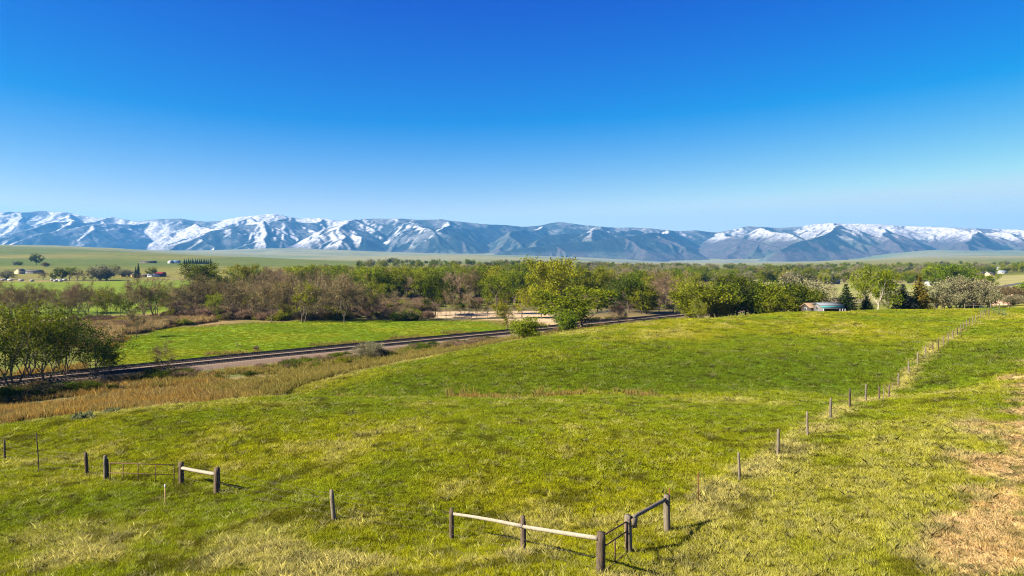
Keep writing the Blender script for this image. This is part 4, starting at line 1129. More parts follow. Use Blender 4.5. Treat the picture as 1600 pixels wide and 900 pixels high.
    for pxs, Y, lb in (((1430, 1442, 1453, 1463), 208, 'grey pole fence in front of the dark spruces'), ((1507, 1521, 1538), 210, 'grey pole fence in front of the silvery trees'), ((1548, 1562, 1576), 205, 'grey pole fence below the pink cut bank')):
        pts = [at_depth(p, Y) for p in pxs]
        root = thing('pole_fence', pts[0], lb, 'fence', 'pole fences on the far crest')
        for p in pts: post(root, p, 1.5, 0.12, 'wood_grey')
        for p, q in zip(pts[:-1], pts[1:]):
            for h in (0.85, 1.35): rl(p + (0, -0.1, h), q + (0, -0.1, h), 0.07, 0.07, 'wood_grey', root)
    b = at_depth(1524, 222)
    root = thing('utility_pole', b, 'white pole with a lamp standing before the dark conifer on the right', 'pole')
    post(root, b, 7.2, 0.11, 'white_paint', cap=0.0, name='shaft')
    link('crossarm', pole_mesh('crossarm', (-0.9, 0, 6.6), (0.9, 0, 6.6), 0.07, 0.07, nxt(), n=6, rings=1, wob=0), M['wood_grey'], root)
    link('lamp_head', pole_mesh('lamp_head', (0, -0.1, 5.4), (0, -0.7, 5.5), 0.14, 0.2, nxt(), n=8, rings=1, wob=0), M['white_paint'], root)
    b = hit(1404.5, 482.6)
    root = thing('marker_post', b, 'short white post standing before the blue-grey spruce', 'post')
    post(root, b, 1.4, 0.09, 'white_paint', name='shaft')
build_fences()

# ------------------------------------------------------------------ trees one can point at
def tree_at(name, kindname, px, Y, ytop, label, leaf='leaf_green', bark='bark', wide=1.0, group=None, cat='tree', variant=None, hmin=1.0):
    b = at_depth(px, Y)
    h = max(CAMZ - (ytop - HZ) / F * Y - b[2], hmin)
    return plant(name, kindname, b, h, label, cat, group, leaf, bark, wide, variant, sink=0.05)
ORD = ('leftmost', 'second', 'third', 'fourth', 'fifth', 'sixth', 'seventh', 'eighth', 'ninth', 'tenth', 'eleventh', 'twelfth', 'thirteenth', 'fourteenth')
def nth(i, n, what):
    if i == 0: return 'leftmost ' + what
    if i == n - 1: return 'rightmost ' + what
    return ORD[i] + ' from the left, ' + what
G_LEFT = 'leafy trees at the left end of the railway'
for i, (px, Y, yt, w, lf, lab) in enumerate([
        (-45, 112, 476, 1.05, 'leaf_green', 'leafy green tree cut by the left edge of the picture, below the rails'),
        (22, 116, 470, 1.05, 'leaf_green', 'tall leafy green tree nearest the left edge, in front of the rails'),
        (70, 121, 481, 1.0, 'leaf_dark', 'dark leafy tree in the middle of the left clump, in front of the rails'),
        (98, 128, 477, 1.0, 'leaf_green', 'leafy tree with pale stems at the right of the left clump'),
        (150, 124, 510, 1.12, 'leaf_dark', 'low dark leafy tree right of the left clump, leaning over the rails')]):
    tree_at('leafy_tree', 'airy', px, Y, yt, lab, lf, 'bark', w, G_LEFT, variant=i)
tree_at('leafy_tree', 'airy', 48, 132, 478, 'leafy tree at the back of the left clump, beside the rails', 'leaf_green', wide=1.0, variant=2)
tree_at('leafy_tree', 'airy', 172, 130, 530, 'small leafy tree at the right tip of the left clump', 'leaf_dark', wide=1.0, variant=0)
for px, Y, yt in ((-150, 100, 470), (-230, 95, 478), (-110, 122, 480)):
    tree_at('leafy_tree', 'airy', px, Y, yt, 'leafy tree beyond the left edge of the picture', 'leaf_green', group='trees beyond the left edge')
tree_at('bare_tree', 'bare', 257, 134, 529, 'small bare tree standing alone between the rails and the tawny grass', 'twig', wide=1.05, variant=1)
tree_at('bare_tree', 'bare', 213, 203, 481, 'bare tree with two leaning trunks at the left end of the meadow', 'twig', wide=0.9, variant=2)
tree_at('bare_tree', 'thin', 370, 172, 532, 'tiny bare sapling on the near edge of the meadow', 'twig', variant=0)
tree_at('bare_tree', 'bare', 225, 262, 429, 'large bare spreading tree standing clear in front of the left field', 'twig', wide=1.1, variant=0)
tree_at('bare_tree', 'bare', 133, 270, 438, 'tall dark bare tree with one upright trunk before the left field', 'twig', wide=0.75, variant=3)
for i, (px, Y, yt) in enumerate(((-20, 240, 438), (15, 250, 440), (40, 235, 446))):
    tree_at('bare_tree', 'bare', px, Y, yt, nth(i, 3, 'brown bare tree in the clump above the leafy left trees'), 'twig', group='bare clump at the left edge', wide=1.05)
for i, (px, Y, yt) in enumerate(((62, 275, 462), (82, 265, 450), (105, 258, 458), (152, 262, 450), (172, 275, 448), (188, 268, 455), (246, 275, 440), (264, 280, 446))):
    tree_at('bare_tree', 'bare' if px % 2 else 'thin', px, Y, yt, nth(i, 8, 'thin bare tree in the open row before the left field'), 'twig', group='open row of bare trees before the left field', wide=0.95)

# riverside wood behind the meadow: brown leafless cottonwoods
G1 = 'bare brown trees behind the meadow'
for k in range(46):
    px = 272 + 290 * (k + random.random()) / 46
    Y = random.uniform(252, 345) + (18 if px < 330 else 0)
    if k % 6 == 2:
        tree_at('leafy_tree', 'sparse', px, Y, 430 + 14 * random.random(), 'tree with thin fresh leaves among the bare brown cottonwoods', 'leaf_spring', group='leafing trees in the brown wood', hmin=9)
        continue
    tree_at('bare_tree', 'bare', px, Y, 422 + 24 * random.random() + 10 * (px < 300), 'brown leafless cottonwood in the dense wood behind the meadow', 'twig' if random.random() < 0.8 else 'twig_pink', group=G1, wide=random.uniform(0.85, 1.15), hmin=9)
G2 = 'slender bare trees by the gravel bar'
for i, px in enumerate((571, 588, 603, 615, 637, 656, 684, 697, 703, 712, 726, 733, 745, 762)):
    tree_at('bare_tree', 'thin' if random.random() < 0.7 else 'bare', px, random.uniform(258, 275), 450 + 22 * random.random(), nth(i, 14, 'slender bare tree at the meadow edge by the gravel bar'), 'twig' if random.random() < 0.6 else 'twig_pink', group=G2)
tree_at('leafy_shrub', 'bush', 622, 262, 485, 'dark green round shrub at the far edge of the meadow, left one of two', 'leaf_dark', wide=1.3, cat='shrub')
tree_at('leafy_shrub', 'bush', 640, 261, 487, 'dark green round shrub at the far edge of the meadow, right one of two', 'leaf_dark', wide=1.2, cat='shrub')
tree_at('leafy_tree', 'tall', 305, 360, 413, 'tall dark green tree rising above the brown wood on the left', 'leaf_dark', wide=1.15, variant=0)
tree_at('leafy_tree', 'tall', 340, 372, 414, 'yellow-green tree beside the tall dark tree above the brown wood', 'leaf_spring', wide=0.95, variant=1)
tree_at('leafy_tree', 'sparse', 330, 265, 458, 'small tree with fresh yellow leaves inside the brown wood', 'leaf_spring', wide=0.9)
tree_at('leafy_tree', 'sparse', 445, 268, 470, 'low tree with fresh yellow leaves at the front of the brown wood', 'leaf_spring', wide=0.9)
tree_at('leafy_tree', 'tall', 680, 285, 432, 'dark green tree with a bare lower trunk behind the slender trees', 'leaf_dark', wide=1.0, variant=1)
tree_at('leafy_tree', 'sparse', 590, 290, 440, 'yellow-green tree with arching limbs behind the meadow', 'leaf_spring', wide=1.1, variant=0)
tree_at('leafy_tree', 'tall', 777, 290, 432, 'green tree with a slim dark trunk above the gravel bar', 'leaf_green', wide=1.1)
tree_at('leafy_tree', 'sparse', 793, 222, 462, 'small fresh green tree beside the far rail', 'leaf_spring', wide=0.9, variant=1)
tree_at('leafy_tree', 'sparse', 815, 270, 437, 'pale yellow-green tree with twin trunks by the gravel bar', 'leaf_spring', variant=1)
tree_at('leafy_tree', 'sparse', 846, 268, 443, 'thin olive-green tree left of the tallest cottonwood', 'leaf_spring', wide=0.8, variant=0)
tree_at('leafy_tree', 'tall', 868, 252, 406, 'tallest yellow-green cottonwood in the middle of the valley', 'leaf_spring', wide=1.12, variant=0)
tree_at('leafy_tree', 'cottonwood', 908, 195, 447, 'broad green tree in front of the rails', 'leaf_green', wide=2.2, variant=1)
tree_at('leafy_tree', 'willow', 885, 180, 486, 'leafy thicket below the broad green tree by the rails', 'leaf_green', wide=1.3, cat='shrub')
tree_at('bare_tree', 'bare', 968, 200, 469, 'rosy bare bushy tree beside the broad green tree', 'twig_pink', wide=1.0, variant=2)
tree_at('bare_shrub', 'barebush', 950, 190, 505, 'bare brown shrub at the foot of the broad green tree', 'twig', wide=1.6, cat='shrub')
tree_at('bare_shrub', 'barebush', 985, 200, 506, 'bare brown shrub right of the rosy bare tree', 'twig', wide=1.4, cat='shrub')
tree_at('leafy_tree', 'willow', 821, 140, 495, 'round sparse greenish bush tree in front of the rails above the hill', 'leaf_spring', wide=1.5, variant=0, cat='shrub')
tree_at('leafy_tree', 'cottonwood', 982, 300, 429, 'dark green tree leaning left beyond the rails', 'leaf_dark', wide=1.15, variant=2)
tree_at('leafy_tree', 'willow', 1006, 292, 446, 'rounded dark green tree beyond the rails', 'leaf_green', wide=1.2, variant=0)
tree_at('bare_tree', 'bare', 1040, 320, 434, 'broad rosy bare tree beyond the rails', 'twig_pink', wide=1.35, variant=0)
tree_at('bare_tree', 'bare', 1052, 300, 456, 'low rosy bare tree at the right end of the open rails', 'twig_pink', wide=1.2, variant=1)
tree_at('bare_tree', 'bare', 1030, 298, 452, 'greyish bare tree left of the low rosy one', 'twig_pink', wide=1.0, variant=3)
G3 = 'leafy trees hiding the rails right of the middle'
for i, (px, Y, yt, lf, kd) in enumerate(((1082, 222, 444, 'leaf_green', 'willow'), (1098, 218, 437, 'leaf_spring', 'sparse'), (1118, 228, 446, 'leaf_green', 'willow'), (1138, 234, 444, 'leaf_dark', 'willow'), (1152, 236, 431, 'leaf_dark', 'tall'), (1165, 244, 440, 'leaf_green', 'tall'),
                          (1182, 236, 446, 'leaf_dark', 'willow'), (1198, 240, 438, 'leaf_green', 'cottonwood'), (1212, 230, 444, 'leaf_green', 'willow'), (1226, 230, 445, 'leaf_green', 'tall'), (1240, 226, 443, 'leaf_dark', 'willow'), (1252, 224, 447, 'leaf_green', 'tall'))):
    tree_at('leafy_tree', kd, px, Y, yt, nth(i, 12, 'leafy tree in the clump beyond the crest of the hill'), lf, group=G3, wide=1.3)
tree_at('leafy_tree', 'sparse', 1092, 212, 462, 'small light green tree with a pale forked trunk on the hill crest', 'leaf_spring', 'bark_pale', wide=0.8, variant=1)

# farmyard trees on the right
tree_at('silver_tree', 'olive', 1272, 262, 443, 'pale silvery tree behind the teal-trimmed cabin', 'leaf_olive', wide=1.1)
tree_at('silver_tree', 'olive', 1255, 300, 430, 'pale silvery tree left of the teal-trimmed cabin', 'leaf_olive', wide=1.1)
tree_at('bare_tree', 'thin', 1304, 300, 445, 'slim half-bare tree left of the round dark conifer', 'twig_pink')
tree_at('conifer_tree', 'spruce', 1322, 205, 443, 'dark rounded conifer right of the teal-trimmed cabin', 'needle', wide=1.75, variant=0)
tree_at('conifer_tree', 'spruce', 1354, 208, 461, 'low dark conifer left of the white-trunked cottonwood', 'needle', wide=2.4, variant=1)
tree_at('leafy_tree', 'cottonwood', 1372, 202, 416, 'big cottonwood with a white forked trunk in the farmyard', 'leaf_green', 'bark_pale', wide=1.05, variant=1)
tree_at('leafy_tree', 'sparse', 1353, 215, 420, 'yellow-green tree just behind the white-trunked cottonwood', 'leaf_spring', 'bark_pale', wide=0.9, variant=0)
tree_at('leafy_tree', 'sparse', 1388, 205, 445, 'small orange-trunked tree right of the white-trunked cottonwood', 'leaf_green', wide=0.8, variant=1)
tree_at('conifer_tree', 'spruce', 1411, 204, 443, 'blue-grey spruce in the farmyard', 'needle_blue', wide=2.1, variant=0)
tree_at('conifer_tree', 'spruce', 1437, 206, 430, 'tall bronze-topped conifer in the farmyard', 'needle_bronze', wide=1.7, variant=1)
for px, Y, yt, lab in ((1462, 216, 439, 'silvery olive tree right of the bronze-topped conifer'), (1483, 222, 434, 'middle silvery olive tree of the farmyard row'), (1503, 218, 432, 'tall silvery olive tree left of the dark conifer with the pole'), (1543, 214, 445, 'round silvery olive tree right of the dark conifer with the pole'), (1534, 224, 436, 'silvery olive tree behind the round one'), (1474, 214, 454, 'low silvery olive tree at the front of the row'), (1494, 213, 455, 'low silvery olive tree beside the front one')):
    tree_at('silver_tree', 'olive', px, Y, yt, lab, 'leaf_olive', group='silvery olive trees of the farmyard', wide=0.95)
tree_at('conifer_tree', 'spruce', 1521, 226, 433, 'dark narrow conifer behind the white pole', 'needle', wide=1.3, variant=1)
tree_at('leafy_tree', 'willow', 1546, 218, 465, 'dark low shrub below the round silvery tree', 'leaf_dark', wide=0.7, cat='shrub')
tree_at('leafy_tree', 'tall', 1537, 300, 430, 'green tree peeking over the silvery trees', 'leaf_green')
for i, (px, Y, yt, w) in enumerate(((1462, 480, 414, 1.4), (1480, 470, 412, 1.5), (1497, 500, 416, 1.3), (1512, 520, 419, 1.1))):
    tree_at('leafy_tree', 'cottonwood', px, Y, yt, nth(i, 4, 'broad bright green tree behind the silvery farmyard trees'), 'leaf_green', group='broad green trees behind the farmyard', wide=w)
tree_at('leafy_shrub', 'willow', 1598, 330, 440, 'green bush tree on the slope at the right edge', 'leaf_green', wide=0.8, cat='shrub')
tree_at('bare_shrub', 'barebush', 1582, 235, 461, 'olive brush clump right of the pink cut bank', 'leaf_olive', wide=2.0, cat='shrub')
tree_at('bare_shrub', 'barebush', 1570, 262, 448, 'dark brush clump above the pink cut bank', 'twig', wide=2.0, cat='shrub')
tree_at('bare_shrub', 'barebush', 1556, 268, 450, 'grey brush clump left of the pink cut bank', 'twig_pink', wide=1.5, cat='shrub')

# the deeper rows of the riverside wood
def rowfill(n, px0, px1, Y0, Y1, yt0, yt1, kinds, label, group, hmin=9):
    for k in range(n):
        px = px0 + (px1 - px0) * (k + random.random()) / n
        kd, lf = kinds[random.randrange(len(kinds))]
        nm = {'bare': 'bare_tree', 'thin': 'bare_tree', 'olive': 'silver_tree'}.get(kd, 'leafy_tree')
        lab = label[{'bare': 1, 'thin': 1, 'olive': 2}.get(kd, 0)]
        tree_at(nm, kd, px, random.uniform(Y0, Y1), random.uniform(yt0, yt1), lab, lf, group=group + {'bare': ', bare', 'thin': ', bare', 'olive': ', silvery'}.get(kd, ', leafy'), wide=random.uniform(0.9, 1.2), hmin=hmin)
LG = [('tall', 'leaf_spring'), ('cottonwood', 'leaf_spring'), ('tall', 'leaf_green'), ('cottonwood', 'leaf_green'), ('sparse', 'leaf_spring')]
BR = [('bare', 'twig'), ('bare', 'twig_pink')]
rowfill(44, 545, 880, 355, 430, 416, 428, LG + LG + BR, ('yellow-green tree in the wood above the slender bare trees', 'bare brown tree in the wood above the slender bare trees', ''), 'wood above the gravel bar')
rowfill(32, 370, 570, 400, 480, 414, 424, LG[:3] + BR + BR, ('yellow-green tree rising behind the brown wood', 'bare tree rising behind the brown wood', ''), 'trees behind the brown wood')
rowfill(34, 470, 880, 450, 560, 412, 420, LG + BR[:1], ('yellow-green tree at the back of the wood left of the tallest cottonwood', 'bare tree at the back of the wood left of the tallest cottonwood', ''), 'back row left of the tallest cottonwood')
rowfill(34, 870, 1070, 350, 500, 417, 430, LG + BR, ('yellow-green tree beyond the rails right of the tallest cottonwood', 'bare tree beyond the rails right of the tallest cottonwood', ''), 'wood right of the tallest cottonwood')
rowfill(16, 1060, 1270, 700, 850, 424, 430, LG + BR + [('olive', 'leaf_olive')] * 2, ('green tree in the far row beyond the clump on the hill crest', 'bare tree in the far row beyond the clump on the hill crest', 'silvery tree in the far row beyond the clump on the hill crest'), 'far row beyond the hill crest', 7)
rowfill(14, 900, 1100, 560, 680, 419, 427, LG + BR + [('olive', 'leaf_olive')], ('green tree in the middle distance beyond the rails', 'bare tree in the middle distance beyond the rails', 'silvery tree in the middle distance beyond the rails'), 'middle distance beyond the rails', 7)
rowfill(18, 1255, 1460, 680, 800, 419, 428, [('tall', 'leaf_green'), ('cottonwood', 'leaf_green'), ('cottonwood', 'leaf_dark'), ('olive', 'leaf_olive'), ('bare', 'twig')], ('green tree in the row at the back of the right field', 'bare tree in the row at the back of the right field', 'silvery tree in the row at the back of the right field'), 'row behind the right field', 8)

rowfill(18, -10, 275, 262, 330, 440, 462, BR + [('sparse', 'leaf_green')], ('leafing tree in the thin belt before the left field', 'bare tree in the thin belt before the left field', ''), 'thin belt before the left field', 8)
# trees and hedges around the farms on the left
for px, Y, yt, kd, lf, nm, lab in (
        (10, 800, 421, 'olive', 'leaf_olive', 'silver_tree', 'silvery bush left of the cream house'), (68, 790, 424, 'bare', 'twig', 'bare_tree', 'bare tree right of the cream house'), (82, 780, 426, 'cottonwood', 'leaf_dark', 'leafy_tree', 'dark tree left of the blue trailer'),
        (97, 770, 418, 'cottonwood', 'leaf_dark', 'leafy_tree', 'dark leafy tree behind the blue trailer'), (109, 775, 418, 'tall', 'leaf_green', 'leafy_tree', 'light green tree behind the blue trailer'), (121, 765, 420, 'bare', 'twig', 'bare_tree', 'dark bare tree right of the blue trailer'), (131, 765, 425, 'bare', 'twig', 'bare_tree', 'low bare tree at the end of the left field'),
        (144, 775, 421, 'cottonwood', 'leaf_dark', 'leafy_tree', 'dark tree left of the large silvery tree'), (156, 770, 414, 'olive', 'leaf_olive', 'silver_tree', 'large silvery tree by the faded red roof'), (166, 780, 420, 'olive', 'leaf_olive', 'silver_tree', 'smaller silvery tree by the faded red roof'), (178, 850, 413, 'bare', 'twig', 'bare_tree', 'bare tree right of the faded red roof'),
        (190, 880, 420, 'olive', 'leaf_olive', 'silver_tree', 'silvery tree left of the small orange shed'), (201, 890, 420, 'olive', 'leaf_olive', 'silver_tree', 'silvery tree right of the small orange shed'), (212, 850, 416, 'spruce', 'needle', 'conifer_tree', 'short dark conifer left of the tall one'), (216, 850, 411, 'spruce', 'needle', 'conifer_tree', 'tall dark conifer left of the bright red roof'), (236, 880, 417, 'cottonwood', 'leaf_green', 'leafy_tree', 'round tree behind the bright red roof'),
        (57, 1280, 396, 'cottonwood', 'leaf_dark', 'leafy_tree', 'lone dark tree on the green slope at far left'), (23, 1260, 408, 'olive', 'leaf_olive', 'silver_tree', 'grey bush left of the lone dark tree'), (30, 1270, 408, 'bush', 'leaf_green', 'leafy_tree', 'green bush left of the lone dark tree'), (70, 1200, 410, 'barebush', 'twig', 'bare_shrub', 'grey brush mound right of the lone dark tree')):
    tree_at(nm, kd, px, Y, yt, lab, lf, wide=1.2 if kd != 'spruce' else 0.8, hmin=3)
for k in range(13):
    tree_at('conifer_tree', 'spruce', 288 + 3.4 * k + random.uniform(-0.6, 0.6), 1460 + random.uniform(-8, 8), 403 + random.random() * 1.8, nth(k, 13, 'dark conifer in the windbreak beside the white farm sheds'), 'needle', group='conifer windbreak', wide=1.1)
for px, Y, yt, lab in ((614, 1700, 406, 'lone leafy tree on the plain above the wood'), (720, 1600, 408, 'round tree on the plain right of the lone one'), (740, 1500, 410, 'pale round tree on the plain by the dark shed')):
    tree_at('leafy_tree', 'cottonwood', px, Y, yt, lab, 'leaf_green', wide=1.0, hmin=5)

# hillside bushes and sage
for px, py, h, lab in ((222, 634, 0.9, 'largest grey-green sagebrush on the crest of the near hill'), (204, 636, 0.6, 'small sagebrush left of the largest one on the crest'), (268, 631, 0.85, 'grey-green sagebrush right of the largest one on the crest'), (127, 652, 0.6, 'lone grey-green sagebrush at the left of the crest'), (172, 643, 0.5, 'flat sagebrush left of the largest ones on the crest'), (238, 634, 0.55, 'low sagebrush just right of the largest one')):
    plant('sagebrush', 'sage', hit(px, py + 3), h * 0.8, lab, 'shrub', 'sagebrush on the crest of the near hill', 'leaf_sage', wide=1.15)
for px, Y, yt, kd, lf, lab in ((535, 140, 556, 'bush', 'leaf_spring', 'round yellow-green bush below the ballast bank'), (580, 150, 535, 'barebush', 'leaf_olive', 'pale twiggy shrub below the ballast bank'), (595, 152, 545, 'barebush', 'twig_pink', 'pink twiggy shrub right of the pale one'), (610, 150, 548, 'bush', 'leaf_dark', 'dark shrub right of the pale twiggy shrub'), (655, 158, 540, 'bush', 'leaf_dark', 'dark round shrub below the middle of the ballast bank'), (675, 160, 543, 'bush', 'leaf_green', 'green round shrub below the middle of the ballast bank'),
        (700, 165, 538, 'barebush', 'twig', 'brown brush right of the round shrubs'), (725, 168, 534, 'barebush', 'twig', 'brown brush left of the sparse bush tree'), (748, 170, 531, 'barebush', 'twig', 'brown brush just left of the sparse bush tree'), (775, 172, 528, 'barebush', 'twig_pink', 'brown brush beside the sparse bush tree'), (855, 185, 517, 'barebush', 'twig', 'brown brush right of the sparse bush tree'), (870, 188, 512, 'barebush', 'twig_pink', 'pale brush below the broad green tree'),
        (400, 172, 540, 'barebush', 'twig_pink', 'pale round bare shrub between meadow and rails'), (495, 138, 568, 'bush', 'leaf_green', 'pale green shrub left of the yellow-green bush'), (455, 134, 574, 'bush', 'leaf_dark', 'flat dark green shrub below the ballast bank'), (560, 146, 562, 'bush', 'leaf_dark', 'flat dark green shrub right of the yellow-green bush'), (8, 74, 643, 'barebush', 'twig', 'grey-brown brush at the left edge above the near crest'), (340, 118, 590, 'bush', 'leaf_dark', 'low dark green shrub at the end of the tawny grass'), (390, 124, 583, 'bush', 'leaf_dark', 'low dark shrub below the ballast bank')):
    tree_at('shrub', kd, px, Y, yt, lab, lf, wide=1.25, cat='shrub', hmin=1.2)

# ------------------------------------------------------------------ undergrowth and the far woods, one mass each
def joined(kindname, variant, mats):
    tm, cm, H = PROTO[kindname][variant]
    n1 = len(tm.vertices)
    def arr(me):
        v = np.empty(len(me.vertices) * 3, np.float32); me.vertices.foreach_get('co', v)
        ls = np.empty(len(me.polygons), np.int32); me.polygons.foreach_get('loop_total', ls)
        li = np.empty(len(me.loops), np.int32); me.loops.foreach_get('vertex_index', li)
        st = np.concatenate([[0], np.cumsum(ls)[:-1]])
        fs = []
        for n in np.unique(ls):
            idx = st[ls == n]; fs.append(li[idx[:, None] + np.arange(n)[None]])
        return v.reshape(-1, 3) / H, fs
    v1, f1 = arr(tm); v2, f2 = arr(cm)
    me = mesh_np(kindname + '_whole', np.vstack([v1, v2]), [*f1, *[f + n1 for f in f2]])
    for m in mats: me.materials.append(M[m])
    k = sum(len(f) for f in f1); mi = np.ones(len(me.polygons), np.int32); mi[:k] = 0
    me.polygons.foreach_set('material_index', mi)
    return me
def build_masses():
    ms = [joined('barebush', 0, ('bark', 'twig')), joined('barebush', 1, ('bark', 'twig_pink')), joined('bush', 0, ('bark', 'leaf_spring')), joined('willow', 1, ('bark', 'leaf_dark'))]
    n = 1700
    sec = rng.random(n)
    px = np.where(sec < 0.08, rng.uniform(110, 300, n), np.where(sec < 0.66, rng.uniform(270, 680, n), rng.uniform(560, 1110, n)))
    Y = np.where(sec < 0.08, rng.uniform(205, 262, n) + 0.12 * (px - 110), np.where(sec < 0.66, rng.uniform(262, 360, n), rng.uniform(315, 520, n)))
    X = (px - 800) / F * Y
    k = (poly_sd(X, Y, MEADOW) < -2) & (poly_sd(X, Y, SAND) < -2); X, Y, sec, px = X[k], Y[k], sec[k], px[k]; n = len(X)
    w = np.where(sec < 0.66, rng.choice([0, 0, 1, 1, 1, 2], n), rng.choice([0, 1, 2, 3], n))
    h = rng.uniform(1.2, 4.2, n) * np.where(sec < 0.08, 0.6, 1.0)
    scatter('riverside_brush', ms, np.column_stack([X, Y, CAMZ - drop(X, Y) - 0.05]), h * 1.3, w, np.ones((n, 3)), 'brown twiggy brush under the trees along the river', 'brush', h)
    # scrub in the ditch between the rails and the hill
    ms = [joined('bush', 0, ('bark', 'leaf_dark')), joined('bush', 1, ('bark', 'leaf_green')), joined('barebush', 0, ('bark', 'twig')), joined('barebush', 1, ('bark', 'twig_pink')), joined('willow', 0, ('bark', 'leaf_dark'))]
    n = 2600
    p, t, nn = offset_line(RAIL_C, 0.0, 0.5)
    i = rng.integers(0, len(p), n); off = rng.uniform(9.8, 24, n)
    X, Y = p[i, 0] + nn[i, 0] * off, p[i, 1] + nn[i, 1] * off
    px = 800 + F * X / np.maximum(Y, 1); d = drop(X, Y)
    left = px < 300
    den = fbm(X / 10, Y / 10, 411, 3) + 0.25 + np.where(left, 0.5, 0.0) - sstep(14, 24, off) * 0.5
    k = (Y > 60) & (px > -150) & (px < 1060) & (d > 18) & (rng.random(n) < np.clip(den * 1.6, 0, 1))
    X, Y, off, left, d = X[k], Y[k], off[k], left[k], d[k]; n = len(X)
    h = rng.uniform(0.5, 1.5, n) * np.where(left, 1.3, 1.0)
    w = np.where(left, rng.choice([0, 0, 4, 2], n), np.where(off < 16, rng.choice([0, 0, 1, 2, 3], n), rng.choice([0, 1, 2, 3, 3], n)))
    scatter('ditch_scrub', ms, np.column_stack([X, Y, CAMZ - d - 0.05]), h * 1.9, w, np.ones((n, 3)), 'low dark scrub in the ditch between the rails and the hill', 'scrub', h)
    ms = [joined('cottonwood', 0, ('bark', 'leaf_green')), joined('tall', 1, ('bark', 'leaf_spring')), joined('bare', 1, ('bark', 'twig')), joined('olive', 0, ('bark', 'leaf_olive')), joined('cottonwood', 2, ('bark', 'leaf_dark'))]
    n = 2600
    px = rng.uniform(470, 1640, n); Y = np.exp(rng.uniform(math.log(560), math.log(2300), n))
    X = (px - 800) / F * Y
    d = drop(X, Y)
    dens = fbm(X / 90, Y / 150, 401, 3) + np.interp(px, [470, 560, 800, 1000, 1200, 1400, 1500, 1640], [-0.3, -0.1, 0.1, 0.2, 0.2, 0.05, -0.15, -0.35]) - 0.6 * sstep(1500, 2300, Y)
    k = (dens > -0.12) & (poly_sd(X, Y, FIELD_R) < -12) & (poly_sd(X, Y, FIELD_L) < -8) & ~((px > 1530) & (Y < 900)) & ~((px < 560) & (Y > 1000))
    X, Y, d = X[k], Y[k], d[k]; n = len(X)
    h = rng.uniform(7, 14, n)
    scatter('distant_woodland', ms, np.column_stack([X, Y, CAMZ - d - 0.1]), h * rng.uniform(0.9, 1.4, n), rng.choice([0, 0, 1, 1, 2, 3, 4], n), np.ones((n, 3)), 'distant belt of woodland across the valley floor', 'woodland', h)
build_masses()

# ------------------------------------------------------------------ buildings
def paint(name, c, rough=0.7):
    c = np.array(c); M[name] = noisy_mat(name, tuple(c * 0.88), tuple(np.minimum(c * 1.08, 0.85)), 1.2, rough); return name
for nm, c in (('wall_white', (0.36, 0.35, 0.34)), ('wall_cream', (0.60, 0.44, 0.24)), ('wall_brown', (0.10, 0.065, 0.045)), ('wall_grey', (0.12, 0.115, 0.11)), ('roof_pale', (0.13, 0.145, 0.16)), ('wall_dark', (0.035, 0.03, 0.028)), ('roof_brown', (0.19, 0.125, 0.075)), ('roof_red', (0.26, 0.02, 0.015)), ('roof_faded', (0.42, 0.11, 0.07)), ('roof_dark', (0.06, 0.055, 0.055)), ('roof_blue', (0.08, 0.15, 0.26)), ('roof_white', (0.20, 0.23, 0.26)), ('teal', (0.03, 0.20, 0.19)), ('wall_orange', (0.62, 0.33, 0.09)), ('blue_paint', (0.06, 0.12, 0.38))):
    paint(nm, c)
M['glass'] = noisy_mat('glass', (0.02, 0.025, 0.03), (0.04, 0.05, 0.06), 1.0, 0.08, spec=0.7)
M['tyre'] = noisy_mat('tyre', (0.012, 0.012, 0.012), (0.025, 0.025, 0.025), 2.0, 0.9)
BF = np.array([(0, 2, 3, 1), (4, 5, 7, 6), (0, 1, 5, 4), (2, 6, 7, 3), (0, 4, 6, 2), (1, 3, 7, 5)])
def box(nm, root, mat, x0, x1, y0, y1, z0, z1):
    v = [(x, y, z) for z in (z0, z1) for y in (y0, y1) for x in (x0, x1)]
    return link(nm, mesh_np(nm, v, BF), M[mat], root)
